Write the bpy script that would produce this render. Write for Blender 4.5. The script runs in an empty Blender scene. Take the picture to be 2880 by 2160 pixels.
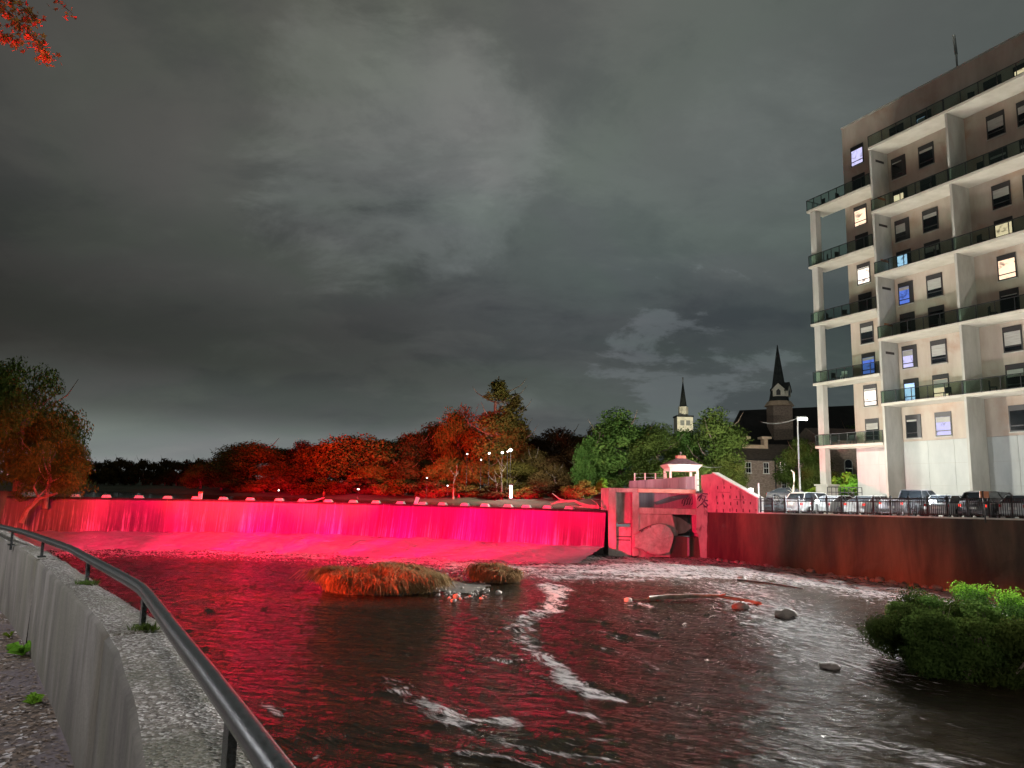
import bpy, math, random
import numpy as np
from mathutils import Vector, Matrix
random.seed(7)
SC = bpy.context.scene
COL = SC.collection
R = math.radians
# ------------------------------------------------------------------ camera
H, F = 5.1, 2050.0
MCAM = Matrix.Rotation(R(90+8.43), 3, 'X') @ Matrix.Rotation(R(1.33), 3, 'Z')
cd = bpy.data.cameras.new('camera'); cam = bpy.data.objects.new('camera', cd); COL.objects.link(cam)
cam.location = (0, 0, H); cam.rotation_euler = MCAM.to_euler()
cd.sensor_width = 36; cd.lens = 36*F/2880; cd.clip_start = .05; cd.clip_end = 3000
SC.camera = cam
# ------------------------------------------------------------------ world: overcast night sky lit by the town
W = bpy.data.worlds.new('World'); SC.world = W; W.use_nodes = True
nt = W.node_tree; nt.nodes.clear()
def N(t, ty, **k):
    n = t.nodes.new(ty)
    for a, b in k.items(): setattr(n, a, b)
    return n
def L(t, a, b): t.links.new(a, b)
def mth(t, op, a, b=None, c=None, clamp=False):
    n = t.nodes.new('ShaderNodeMath'); n.operation = op; n.use_clamp = clamp
    for i, v in enumerate((a, b, c)):
        if v is None: continue
        if isinstance(v, (int, float)): n.inputs[i].default_value = v
        else: t.links.new(v, n.inputs[i])
    return n.outputs[0]
def vmul(t, v, s, add=(0, 0, 0)):
    m = t.nodes.new('ShaderNodeMapping'); m.inputs['Scale'].default_value = s; m.inputs['Location'].default_value = add
    t.links.new(v, m.inputs[0]); return m.outputs[0]
def noise(t, v, scale, detail=5, rough=.55, dist=0):
    n = t.nodes.new('ShaderNodeTexNoise'); n.inputs['Scale'].default_value = scale; n.inputs['Detail'].default_value = detail
    n.inputs['Roughness'].default_value = rough; n.inputs['Distortion'].default_value = dist
    if v is not None: t.links.new(v, n.inputs['Vector'])
    return n.outputs['Fac']
def ramp(t, f, stops, interp='LINEAR'):
    n = t.nodes.new('ShaderNodeValToRGB'); cr = n.color_ramp; cr.interpolation = interp
    while len(cr.elements) < len(stops): cr.elements.new(.5)
    for e, (p, c) in zip(cr.elements, stops):
        e.position = p; e.color = (c[0], c[1], c[2], 1) if not isinstance(c, (int, float)) else (c, c, c, 1)
    t.links.new(f, n.inputs[0]); return n.outputs[0]
def mix(t, f, a, b, bt='MIX'):
    n = t.nodes.new('ShaderNodeMix'); n.data_type = 'RGBA'; n.blend_type = bt
    for s, v in ((0, f), (6, a), (7, b)):
        if isinstance(v, (int, float)): n.inputs[s].default_value = v
        elif isinstance(v, tuple): n.inputs[s].default_value = (*v, 1)
        else: t.links.new(v, n.inputs[s])
    return n.outputs[2]
SUN_EL, SUN_ROT = R(4), R(-60)
geo = N(nt, 'ShaderNodeTexCoord'); sep = N(nt, 'ShaderNodeSeparateXYZ'); L(nt, geo.outputs['Generated'], sep.inputs[0])
zz = mth(nt, 'ADD', mth(nt, 'MAXIMUM', sep.outputs[2], 0), .30)
cmb = N(nt, 'ShaderNodeCombineXYZ')
L(nt, mth(nt, 'DIVIDE', sep.outputs[0], zz), cmb.inputs[0]); L(nt, mth(nt, 'DIVIDE', sep.outputs[1], zz), cmb.inputs[1])
cv = vmul(nt, cmb.outputs[0], (1, 1.25, 1), (3.1, 7.4, 0))
big = noise(nt, cv, .9, 4, .5, .25); fine = noise(nt, cv, 3.4, 8, .64, .25)
cl = mth(nt, 'ADD', mth(nt, 'MULTIPLY', big, .72), mth(nt, 'MULTIPLY', fine, .28))
# thin bank of darker cloud low in the west, brighter deck overhead
ccol = ramp(nt, cl, [(.36, (.070, .074, .077)), (.46, (.098, .102, .100)), (.54, (.126, .129, .122)), (.66, (.160, .162, .152))], 'EASE')
elev = sep.outputs[2]; az = sep.outputs[0]
env = ramp(nt, elev, [(0, 1.15), (.05, .95), (.11, .62), (.19, .50), (.28, .80), (.38, 1.12), (.58, 1.02), (.75, .8), (1, .8)], 'EASE')
ccol_ = ccol
wn = mth(nt, 'ADD', mth(nt, 'MULTIPLY', az, .9), .55, clamp=True)
env = mix(nt, ramp(nt, wn, [(.3, 0), (.95, .72)]), env, (.82, .84, .86)); ccol = mix(nt, 1.0, ccol_, env, 'MULTIPLY')
ccol = mix(nt, 1.0, ccol, ramp(nt, wn, [(0, (.42, .40, .36)), (.45, (.95, .93, .86)), (.8, (.97, 1.02, .99)), (1, (.78, .87, .82))]), 'MULTIPLY')
# paler cloud billow over the middle of the river
def billow(px, py, wid, gain):
    global ccol
    dv = ray(px, py).normalized(); dn = N(nt, 'ShaderNodeVectorMath', operation='DOT_PRODUCT'); L(nt, geo.outputs['Generated'], dn.inputs[0]); dn.inputs[1].default_value = dv
    f_ = ramp(nt, mth(nt, 'ADD', dn.outputs['Value'], mth(nt, 'MULTIPLY', mth(nt, 'SUBTRACT', fine, .5), .06)), [(1-wid, 0), (1-wid*.25, .75), (1, 1)], 'EASE')
    ccol = mix(nt, 1.0, ccol, mix(nt, f_, (0, 0, 0), gain), 'ADD')
def ray(px, py): return MCAM @ Vector(((px-1440)/F, -(py-1080)/F, -1))
billow(1120, 440, .020, (.048, .049, .047)); billow(1650, 330, .05, (.012, .015, .013)); billow(1950, 1060, .004, (.035, .036, .038)); billow(1500, 700, .03, (.008, .010, .010))
# town glow low on the horizon, upstream to the left
gl = mth(nt, 'MULTIPLY', ramp(nt, elev, [(0, 1), (.045, .62), (.10, .16), (.16, 0)], 'EASE'),
         ramp(nt, mth(nt, 'ADD', az, .5, clamp=True), [(0, 1), (.45, .55), (.8, .0)]))
ccol = mix(nt, 1.0, ccol, mix(nt, gl, (0, 0, 0), (.24, .25, .23)), 'ADD')
ccol = mix(nt, 1.0, ccol, ramp(nt, noise(nt, cv, 1.9, 3, .5, .6), [(.38, (.97, 1.015, .97)), (.5, (1, 1, 1)), (.62, (1.03, .985, 1.01))]), 'MULTIPLY')
lowb = ramp(nt, elev, [(0, (.9, 1.0, 1.1)), (.3, (.92, 1.0, 1.08)), (.6, (1, 1, 1))])
ccol = mix(nt, .8, ccol, lowb, 'MULTIPLY')
sky = N(nt, 'ShaderNodeTexSky', sky_type='NISHITA', sun_disc=False); sky.sun_elevation = SUN_EL; sky.sun_rotation = SUN_ROT
bg1 = N(nt, 'ShaderNodeBackground'); L(nt, sky.outputs[0], bg1.inputs[0]); bg1.inputs[1].default_value = .001
bg2 = N(nt, 'ShaderNodeBackground'); L(nt, ccol, bg2.inputs[0]); bg2.inputs[1].default_value = 1.0
ad = N(nt, 'ShaderNodeAddShader'); L(nt, bg1.outputs[0], ad.inputs[0]); L(nt, bg2.outputs[0], ad.inputs[1])
wo = N(nt, 'ShaderNodeOutputWorld'); L(nt, ad.outputs[0], wo.inputs[0])
sd = bpy.data.lights.new('sun', 'SUN'); sd.energy = .01; sd.angle = R(12); sd.color = (1, .95, .9)
so = bpy.data.objects.new('sun', sd); COL.objects.link(so); so.rotation_euler = (R(60), 0, R(40))
vs = SC.view_settings; vs.view_transform = 'Standard'; vs.look = 'None'; vs.exposure = 0; vs.gamma = 1
try: vs.use_curve_mapping = False
except Exception: pass
# ------------------------------------------------------------------ helpers
def ray(px, py):
    return MCAM @ Vector(((px-1440)/F, -(py-1080)/F, -1))
def at(px, py, Y):
    d = ray(px, py); t = Y/d.y; return Vector((d.x*t, Y, H+d.z*t))
def onz(px, py, z):
    d = ray(px, py); t = (z-H)/d.z; return Vector((d.x*t, d.y*t, z))
def Z3(a, b): return 1640+a/3.687, 1220+b/3.687
def tag(o, label, cat, group=None, kind=None):
    if label: o['label'] = label
    if cat: o['category'] = cat
    if group: o['group'] = group
    if kind: o['kind'] = kind
    return o
def thing(name, label, cat, loc=(0, 0, 0), rz=0, group=None):
    o = bpy.data.objects.new(name, None); COL.objects.link(o); o.empty_display_size = .2
    o.location = loc; o.rotation_euler = (0, 0, rz); return tag(o, label, cat, group)
def link(name, me, parent=None, loc=None, rz=0):
    o = bpy.data.objects.new(name, me); COL.objects.link(o)
    if parent: o.parent = parent
    if loc is not None: o.location = loc
    if rz: o.rotation_euler = (0, 0, rz)
    return o
def copy_tree(o, parent=None):
    c = o.copy(); COL.objects.link(c); c.parent = parent
    for ch in list(o.children): copy_tree(ch, c)
    return c
class MB:
    def __init__(s): s.v = []; s.f = []; s.sm = []
    def add(s, vs, fs, smooth=False):
        b = len(s.v); s.v += [tuple(v) for v in vs]; s.f += [tuple(b+i for i in f) for f in fs]; s.sm += [smooth]*len(fs); return s
    def box(s, x0, x1, y0, y1, z0, z1, M=None):
        vs = [Vector((x, y, z)) for z in (z0, z1) for y in (y0, y1) for x in (x0, x1)]
        if M: vs = [M @ v for v in vs]
        return s.add(vs, [(0, 2, 3, 1), (4, 5, 7, 6), (0, 1, 5, 4), (2, 6, 7, 3), (0, 4, 6, 2), (1, 3, 7, 5)])
    def prism(s, poly, a, b, ax='y', M=None):   # poly in the plane across the axis
        n = len(poly); vs = []
        for t in (a, b):
            for (p, q) in poly: vs.append(Vector({'y': (p, t, q), 'x': (t, p, q), 'z': (p, q, t)}[ax]))
        if M: vs = [M @ v for v in vs]
        return s.add(vs, [tuple(range(n))[::-1], tuple(range(n, 2*n))]+[(i, (i+1) % n, n+(i+1) % n, n+i) for i in range(n)])
    def tube(s, pts, r, n=8, cap=True):
        pts = [Vector(p) for p in pts]; rs = r if isinstance(r, (list, tuple)) else [r]*len(pts); rings = []
        for i, p in enumerate(pts):
            d = (pts[min(i+1, len(pts)-1)]-pts[max(i-1, 0)]).normalized()
            a = d.cross(Vector((0, 0, 1)));
            if a.length < .05: a = d.cross(Vector((1, 0, 0)))
            a.normalize(); b = d.cross(a)
            rings += [p+(a*math.cos(2*math.pi*k/n)+b*math.sin(2*math.pi*k/n))*rs[i] for k in range(n)]
        fs = [(i*n+k, i*n+(k+1) % n, (i+1)*n+(k+1) % n, (i+1)*n+k) for i in range(len(pts)-1) for k in range(n)]
        if cap: fs += [tuple(range(n)), tuple(range((len(pts)-1)*n, len(pts)*n))[::-1]]
        return s.add(rings, fs, True)
    def cone(s, c, r0, r1, z0, z1, n=8, rot=0, M=None):
        vs = [Vector((c[0]+r*math.cos(rot+2*math.pi*k/n), c[1]+r*math.sin(rot+2*math.pi*k/n), z)) for r, z in ((r0, z0), (r1, z1)) for k in range(n)]
        if M: vs = [M @ v for v in vs]
        return s.add(vs, [tuple(range(n))[::-1], tuple(range(n, 2*n))]+[(k, (k+1) % n, n+(k+1) % n, n+k) for k in range(n)])
    def blob(s, c, r, seed=0, amp=.2, n=8):
        rg = random.Random(seed); vs = []; fs = []
        for i in range(n+1):
            th = math.pi*i/n
            for k in range(n+2):
                ph = 2*math.pi*k/(n+2); q = 1+rg.uniform(-amp, amp)
                vs.append((c[0]+r[0]*q*math.sin(th)*math.cos(ph), c[1]+r[1]*q*math.sin(th)*math.sin(ph), c[2]+r[2]*q*math.cos(th)))
        m = n+2
        fs = [(i*m+k, (i+1)*m+k, (i+1)*m+(k+1) % m, i*m+(k+1) % m) for i in range(n) for k in range(m)]
        return s.add(vs, fs, True)
    def mesh(s, name, mat=None):
        me = bpy.data.meshes.new(name); me.from_pydata(s.v, [], s.f)
        me.polygons.foreach_set('use_smooth', s.sm)
        if mat: me.materials.append(mat)
        me.update(); return me
    def build(s, name, mat, parent=None, loc=None, rz=0, bev=0):
        o = link(name, s.mesh(name, mat), parent, loc, rz)
        if bev:
            m = o.modifiers.new('b', 'BEVEL'); m.width = bev; m.segments = 2; m.limit_method = 'ANGLE'
        return o
def npmesh(name, V, Fq, mat, smooth=True, n=4):
    me = bpy.data.meshes.new(name); V = np.asarray(V, dtype=np.float32); Fq = np.asarray(Fq, dtype=np.int32)
    me.vertices.add(len(V)); me.vertices.foreach_set('co', V.ravel())
    me.loops.add(Fq.size); me.loops.foreach_set('vertex_index', Fq.ravel())
    me.polygons.add(len(Fq)); me.polygons.foreach_set('loop_start', np.arange(0, Fq.size, n, dtype=np.int32))
    me.update(calc_edges=True); me.polygons.foreach_set('use_smooth', np.full(len(Fq), smooth))
    me.materials.append(mat); return me
# value noise in numpy
def vnoise(x, y, seed=0):
    xi = np.floor(x).astype(np.int64); yi = np.floor(y).astype(np.int64); fx = x-xi; fy = y-yi
    fx = fx*fx*(3-2*fx); fy = fy*fy*(3-2*fy)
    def h(a, b):
        n = (a*374761393+b*668265263+seed*974634777) & 0xffffffff
        n = ((n ^ (n >> 13))*1274126177) & 0xffffffff
        return ((n ^ (n >> 16)) & 0xffff)/65535.0
    return (h(xi, yi)*(1-fx)+h(xi+1, yi)*fx)*(1-fy)+(h(xi, yi+1)*(1-fx)+h(xi+1, yi+1)*fx)*fy
def fbm(x, y, o=4, seed=0):
    s = 0; a = .5; t = 0
    for i in range(o): s = s+a*vnoise(x, y, seed+i*17); t += a; a *= .5; x = x*2.03; y = y*2.03
    return s/t
# ------------------------------------------------------------------ materials
def new_mat(name):
    m = bpy.data.materials.new(name); m.use_nodes = True; t = m.node_tree; t.nodes.clear()
    b = N(t, 'ShaderNodeBsdfPrincipled'); o = N(t, 'ShaderNodeOutputMaterial'); L(t, b.outputs[0], o.inputs[0]); return m, t, b
def pos(t): return N(t, 'ShaderNodeNewGeometry').outputs['Position']
def bump(t, b, f, strength, dist=.05):
    n = N(t, 'ShaderNodeBump'); n.inputs['Strength'].default_value = strength; n.inputs['Distance'].default_value = dist
    L(t, f, n.inputs['Height']); L(t, n.outputs[0], b.inputs['Normal'])
def surf(name, c1, c2, scale=2, stretch=(1, 1, 1), rough=.8, bmp=.3, bd=.03, metal=0, lo=.35, hi=.65, c3=None, s3=.5, st3=(1, 1, 1), r3=(.5, .65), fs=None):
    m, t, b = new_mat(name); p = pos(t); v = vmul(t, p, stretch)
    c = ramp(t, noise(t, v, scale, 7, .62), [(lo, c1), (hi, c2)])
    if c3: c = mix(t, ramp(t, noise(t, vmul(t, p, st3), s3, 5, .6, .4), [(r3[0], 0), (r3[1], 1)]), c, c3)
    L(t, c, b.inputs['Base Color']); b.inputs['Roughness'].default_value = rough; b.inputs['Metallic'].default_value = metal
    if bmp: bump(t, b, noise(t, p, fs or scale*6, 8, .7), bmp, bd)
    return m
def emis(name, col, st):
    m = bpy.data.materials.new(name); m.use_nodes = True; t = m.node_tree; t.nodes.clear()
    e = N(t, 'ShaderNodeEmission'); e.inputs[0].default_value = (*col, 1); e.inputs[1].default_value = st
    o = N(t, 'ShaderNodeOutputMaterial'); L(t, e.outputs[0], o.inputs[0]); return m
def plain(name, c, rough=.5, metal=0, var=.15):
    return surf(name, tuple(x*(1-var) for x in c), tuple(min(1, x*(1+var)) for x in c), 3, rough=rough, bmp=0, metal=metal)
M = {}
M['bld'] = surf('pale_concrete', (.36, .345, .305), (.50, .485, .44), .9, (1, 1, .35), .85, .15, .02, c3=(.30, .25, .20), s3=.35, st3=(1, 1, .25), r3=(.54, .8), fs=5)
M['bldwarm'] = surf('stained_wall', (.37, .30, .24), (.49, .42, .35), .5, (1, 1, .3), .85, .15, .02, c3=(.34, .20, .13), s3=.30, r3=(.52, .78), fs=5)
M['panel'] = surf('panel_concrete', (.42, .43, .41), (.52, .53, .50), .8, (1, 1, .4), .85, .12, .02, fs=6)
M['soffit'] = surf('balcony_concrete', (.50, .46, .38), (.62, .58, .50), .7, (1, 1, 1), .85, .15, .02, fs=4)
M['black'] = plain('black_metal', (.012, .012, .013), .4)
M['frame'] = plain('dark_frame', (.014, .013, .014), .5)
M['blind'] = surf('window_blind', (.30, .29, .27), (.40, .39, .36), 1.2, (1, 1, 9), .8, 0)
def glass(name, col=(.02, .05, .05), a=.6):
    m = bpy.data.materials.new(name); m.use_nodes = True; t = m.node_tree; t.nodes.clear()
    tr = N(t, 'ShaderNodeBsdfTransparent'); tr.inputs[0].default_value = (.72, .80, .75, 1)
    g = N(t, 'ShaderNodeBsdfGlossy'); g.inputs['Color'].default_value = (.8, .9, .9, 1); g.inputs['Roughness'].default_value = .06
    x = N(t, 'ShaderNodeMixShader'); x.inputs[0].default_value = .07; L(t, tr.outputs[0], x.inputs[1]); L(t, g.outputs[0], x.inputs[2])
    o = N(t, 'ShaderNodeOutputMaterial'); L(t, x.outputs[0], o.inputs[0]); return m
M['balglass'] = glass('balcony_glass')
M['dglass'] = plain('dark_window_glass', (.006, .008, .010), .12)
def litpane(name, c, st, sc=1.6):
    m = bpy.data.materials.new(name); m.use_nodes = True; t = m.node_tree; t.nodes.clear()
    v = vmul(t, pos(t), (1, 1, 1.3)); c2 = tuple(x*.25 for x in c)
    col = ramp(t, noise(t, v, sc, 4, .6, .4), [(.3, c2), (.45, c), (.7, tuple(min(1, x*1.15) for x in c))])
    e = N(t, 'ShaderNodeEmission'); L(t, col, e.inputs[0]); e.inputs[1].default_value = st
    o = N(t, 'ShaderNodeOutputMaterial'); L(t, e.outputs[0], o.inputs[0]); return m
M['lit_warm'] = litpane('lit_window_warm', (1, .70, .48), 1.5)
M['lit_pink'] = litpane('lit_window_pale', (1, .86, .76), 1.7)
M['lit_blue'] = litpane('lit_window_blue', (.12, .22, .75), .9)
M['lit_cyan'] = litpane('lit_window_screen', (.45, .65, 1), 1.6)
M['lit_vio'] = litpane('lit_window_violet', (.62, .60, .95), 1.1)
M['lampw'] = emis('lamp_white', (1, .97, .88), 60)
M['lampb'] = emis('lamp_cool', (.85, .92, 1), 14)
M['farlamp'] = emis('far_lamp', (1, .9, .8), 6)
M['redlamp'] = emis('flood_red', (1, .01, .05), 25)
M['head'] = surf('headworks_concrete', (.20, .16, .14), (.40, .35, .31), 1.1, (1, 1, .4), .85, .5, .05, c3=(.11, .08, .06), s3=.5, st3=(1, 1, .3), r3=(.52, .72), fs=5)
M['headdark'] = surf('plywood_wall', (.14, .10, .12), (.24, .18, .20), .9, (2.5, 1, .12), .85, .3, .03)
M['wing'] = surf('wing_wall_concrete', (.30, .27, .26), (.44, .40, .38), 1.5, (1, 1, .5), .85, .4, .05, c3=(.10, .08, .08), s3=1.6, st3=(1, 1, .3), r3=(.60, .70), fs=6)
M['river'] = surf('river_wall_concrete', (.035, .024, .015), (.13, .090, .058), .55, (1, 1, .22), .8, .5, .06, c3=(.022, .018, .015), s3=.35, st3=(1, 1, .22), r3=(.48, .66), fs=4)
M['rock'] = surf('rock', (.10, .08, .07), (.26, .22, .19), 2, rough=.7, bmp=.6, bd=.06)
M['rubble'] = surf('broken_concrete', (.24, .20, .18), (.42, .38, .34), 1.6, rough=.85, bmp=.8, bd=.08, fs=7)
M['cap'] = surf('white_coping', (.70, .68, .62), (.82, .80, .75), 2, rough=.7, bmp=.1)
M['block'] = surf('crest_block', (.55, .50, .44), (.75, .70, .62), 3, rough=.8, bmp=.2)
M['crestc'] = surf('wet_crest', (.02, .016, .015), (.06, .05, .045), 2, rough=.35, bmp=.4)
M['wood'] = surf('driftwood', (.16, .11, .08), (.34, .26, .20), 3, rough=.8, bmp=.4)
M['rooft'] = surf('shingle_roof', (.045, .035, .028), (.10, .075, .055), 2.5, rough=.9, bmp=.5)
M['gaz_roof'] = surf('gazebo_shingles', (.10, .07, .09), (.19, .14, .16), 4, rough=.8, bmp=.4)
M['terracotta'] = plain('terracotta', (.45, .22, .15), .7)
M['white'] = surf('white_paint', (.68, .68, .64), (.80, .80, .76), 4, rough=.55, bmp=.05)
M['stone'] = surf('house_stone', (.16, .12, .095), (.32, .25, .20), 3, (1, 1, 1.8), .9, .6, .05, fs=8)
M['stonelt'] = surf('chimney_stone', (.40, .29, .20), (.55, .42, .30), 2, rough=.85, bmp=.3)
M['darkroof'] = surf('church_roof', (.004, .004, .004), (.011, .010, .010), 1, rough=.95, bmp=.2)
M['spire'] = surf('spire_slate', (.010, .014, .014), (.028, .034, .032), 1.5, rough=.9, bmp=.2)
M['steeple'] = surf('steeple_white', (.55, .52, .42), (.75, .72, .60), 1, rough=.7, bmp=.1)
M['asphalt'] = surf('asphalt', (.035, .035, .036), (.07, .07, .07), 3, rough=.85, bmp=.4, fs=30)
M['line'] = plain('painted_line', (.75, .75, .72), .6)
M['lawn'] = surf('grass_ground', (.02, .03, .010), (.05, .055, .02), .6, rough=.95, bmp=.6, bd=.1)
M['bark'] = surf('bark', (.07, .05, .035), (.20, .15, .11), 4, (1, 1, .3), .9, .6, .04)
M['birch'] = surf('pale_bark', (.50, .46, .38), (.70, .66, .55), 3, rough=.8, bmp=.3)
M['pole'] = plain('steel_pole', (.20, .21, .20), .5, .3)
M['orange'] = plain('orange_sign', (.40, .13, .05), .6)
M['tyre'] = plain('tyre_rubber', (.015, .015, .015), .85)
M['rim'] = plain('alloy_rim', (.45, .45, .46), .3, .8)
M['carglass'] = plain('car_glass', (.008, .010, .012), .06)
M['tail'] = emis('tail_lamp', (1, .05, .03), 1.6)
M['tailoff'] = plain('red_lens', (.35, .01, .01), .2)
M['headl'] = plain('head_lamp_lens', (.6, .62, .65), .15)
def paint(name, c):
    m, t, b = new_mat(name); b.inputs['Base Color'].default_value = (*c, 1); b.inputs['Roughness'].default_value = .28; b.inputs['Coat Weight'].default_value = .6
    return m
M['pw'] = paint('white_car_paint', (.72, .73, .70)); M['pk'] = paint('black_car_paint', (.012, .013, .016)); M['pg'] = paint('grey_car_paint', (.26, .27, .29))
M['ps'] = paint('silver_car_paint', (.42, .44, .45)); M['pb'] = paint('dark_blue_car_paint', (.02, .03, .07))
# near wall
def nearwall(name, dx):
    m, t, b = new_mat(name); p = pos(t)
    a = noise(t, vmul(t, p, (1.5, 1.5, .5), (dx, 0, 0)), 1.6, 8, .68, .5); c = noise(t, vmul(t, p, (1, 1, 1), (dx, dx, 0)), 1.3, 5, .6, .3); g = noise(t, p, 55, 6, .7)
    col = ramp(t, a, [(.30, (.055, .045, .038)), (.5, (.13, .113, .098)), (.72, (.25, .225, .20))])
    col = mix(t, ramp(t, c, [(.42, 0), (.7, .8)]), col, (.13, .12, .085)); col = mix(t, .35, col, ramp(t, g, [(.3, .05), (.7, .5)]), 'OVERLAY')
    col = mix(t, ramp(t, noise(t, vmul(t, p, (9, 9, .12), (dx, 0, 0)), 3.2, 3, .5), [(.62, 0), (.70, .45)]), col, (.07, .065, .06))
    L(t, col, b.inputs['Base Color']); b.inputs['Roughness'].default_value = .85
    bump(t, b, mth(t, 'ADD', mth(t, 'MULTIPLY', a, .12), mth(t, 'MULTIPLY', g, .5)), .6, .02); return m
M['nw'] = nearwall('near_wall_face', 0)
def gravelly(name):
    m, t, b = new_mat(name); p = pos(t)
    v = N(t, 'ShaderNodeTexVoronoi'); v.inputs['Scale'].default_value = 85; L(t, vmul(t, p, (1, 1, 1)), v.inputs['Vector'])
    cc = N(t, 'ShaderNodeSeparateColor'); L(t, v.outputs['Color'], cc.inputs[0])
    big_ = noise(t, p, 2.2, 5, .6, .4)
    col = ramp(t, cc.outputs[0], [(.0, (.045, .035, .028)), (.35, (.12, .10, .085)), (.7, (.22, .20, .18)), (.93, (.50, .48, .46))])
    col = mix(t, ramp(t, big_, [(.45, 0), (.62, .75)]), col, mix(t, cc.outputs[1], (.035, .045, .02), (.11, .10, .06)))
    L(t, col, b.inputs['Base Color']); b.inputs['Roughness'].default_value = .7
    bump(t, b, mth(t, 'ADD', v.outputs['Distance'], mth(t, 'MULTIPLY', cc.outputs[2], .8)), .9, .012); return m
M['gravel'] = gravelly('wall_top_gravel')
def litter(name):
    m, t, b = new_mat(name); p = pos(t)
    v = N(t, 'ShaderNodeTexVoronoi'); v.inputs['Scale'].default_value = 38; L(t, vmul(t, p, (1, .7, 1)), v.inputs['Vector'])
    cc = N(t, 'ShaderNodeSeparateColor'); L(t, v.outputs['Color'], cc.inputs[0])
    col = ramp(t, cc.outputs[0], [(0, (.018, .012, .010)), (.5, (.07, .045, .03)), (.85, (.16, .11, .08)), (.97, (.4, .38, .38))])
    col = mix(t, ramp(t, noise(t, p, 1.6, 4, .6, .5), [(.48, 0), (.58, 1)]), col, mix(t, noise(t, p, 9, 6), (.04, .03, .035), (.14, .11, .12)))
    L(t, col, b.inputs['Base Color']); b.inputs['Roughness'].default_value = .8
    bump(t, b, cc.outputs[1], .8, .015); return m
M['litter'] = litter('path_soil')
m, t, b = new_mat('rail_paint'); p = pos(t)
L(t, ramp(t, noise(t, p, 60, 6, .7), [(.4, (.012, .015, .016)), (.62, (.045, .05, .053))]), b.inputs['Base Color'])
b.inputs['Metallic'].default_value = .2; b.inputs['Roughness'].default_value = .26; b.inputs['Coat Weight'].default_value = .6; b.inputs['Coat Roughness'].default_value = .18; bump(t, b, noise(t, p, 160, 3, .6), .35, .004); M['rail'] = m
def leafm(name, a, b_, c, trans=.25):
    m = bpy.data.materials.new(name); m.use_nodes = True; t = m.node_tree; t.nodes.clear(); p = pos(t)
    col = ramp(t, noise(t, p, .35, 6, .75), [(.32, a), (.5, b_), (.68, c)])
    oi = N(t, 'ShaderNodeObjectInfo'); h = N(t, 'ShaderNodeHueSaturation'); L(t, col, h.inputs['Color'])
    L(t, mth(t, 'ADD', .47, mth(t, 'MULTIPLY', oi.outputs['Random'], .06)), h.inputs['Hue']); L(t, mth(t, 'ADD', .65, mth(t, 'MULTIPLY', oi.outputs['Random'], .7)), h.inputs['Value'])
    d = N(t, 'ShaderNodeBsdfDiffuse'); L(t, h.outputs[0], d.inputs[0]); tr = N(t, 'ShaderNodeBsdfTranslucent'); L(t, h.outputs[0], tr.inputs[0])
    x = N(t, 'ShaderNodeMixShader'); x.inputs[0].default_value = trans; L(t, d.outputs[0], x.inputs[1]); L(t, tr.outputs[0], x.inputs[2])
    o = N(t, 'ShaderNodeOutputMaterial'); L(t, x.outputs[0], o.inputs[0]); return m
M['leafg'] = leafm('leaves_green', (.030, .055, .012), (.065, .10, .022), (.11, .15, .035))
M['leafo'] = leafm('leaves_autumn', (.055, .050, .014), (.10, .080, .020), (.16, .11, .030))
M['leafb'] = leafm('leaves_brown', (.040, .030, .012), (.075, .050, .018), (.11, .07, .028))
M['leafr'] = leafm('leaves_maple', (.16, .06, .02), (.26, .10, .03), (.40, .16, .04))
M['leafd'] = leafm('leaves_dark', (.016, .030, .008), (.034, .058, .014), (.07, .11, .024))
M['leafbr'] = leafm('leaves_bright', (.08, .17, .02), (.14, .28, .03), (.22, .42, .05))
M['grassm'] = leafm('marsh_grass', (.10, .055, .03), (.17, .10, .05), (.26, .17, .09))
M['soil'] = surf('wet_soil', (.02, .014, .010), (.06, .045, .03), 3, rough=.6, bmp=.6)
M['paintg'] = plain('graffiti_paint_dark', (.02, .018, .03), .6); M['paintp'] = plain('graffiti_paint_violet', (.10, .05, .13), .6); M['paintt'] = plain('graffiti_paint_teal', (.03, .09, .085), .6)
# ------------------------------------------------------------------ geometry frames
def WU(u): return Vector((19.25+.462*u, 57-.887*u, 0))      # river face of the right retaining wall
def WZ(u): return 3.9+.0167*u
WANG = math.atan2(-.887, .462)
# ------------------------------------------------------------------ lower river
CR = [(-52, 60), (-46.5, 63), (-41.5, 65.5), (-36.5, 67.6), (-30, 69.4), (-24, 70.2), (-18, 70.3), (-12, 69.6), (-6, 68.0), (0, 65.9), (4.5, 64.2), (8.35, 62.6)]
def crest(n=220):
    c = np.array(CR, float); seg = np.r_[0, np.cumsum(np.hypot(*np.diff(c, axis=0).T))]
    s = np.linspace(0, seg[-1], n); k = len(c)
    x = np.interp(s, seg, c[:, 0]); y = np.interp(s, seg, c[:, 1])
    for _ in range(6):
        x[1:-1] = (x[:-2]+x[2:]+2*x[1:-1])/4; y[1:-1] = (y[:-2]+y[2:]+2*y[1:-1])/4
    tx = np.gradient(x); ty = np.gradient(y); l = np.hypot(tx, ty); nx, ny = ty/l, -tx/l
    return x, y, nx, ny, s
CZ = 3.73
cx_, cy_, cnx, cny, cs_ = crest(260)
nr, na = 560, 640
rr = 2.2*np.exp(np.linspace(0, math.log(78/2.2), nr)); aa = np.radians(np.linspace(-64, 44, na))
RR, AA = np.meshgrid(rr, aa, indexing='ij'); X = RR*np.sin(AA); Y = RR*np.cos(AA)
def flowc(X, Y, deg):
    c, s = math.cos(R(deg)), math.sin(R(deg)); return X*c+Y*s, -X*s+Y*c
wx = (fbm(X*.18, Y*.18, 3, 5)-.5)*5; wy = (fbm(X*.18, Y*.18, 3, 9)-.5)*5
s1, t1 = flowc(X+wx*.5, Y+wy*.5, -32); s2, t2 = flowc(X+wx*.4, Y+wy*.4, -60)
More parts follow.
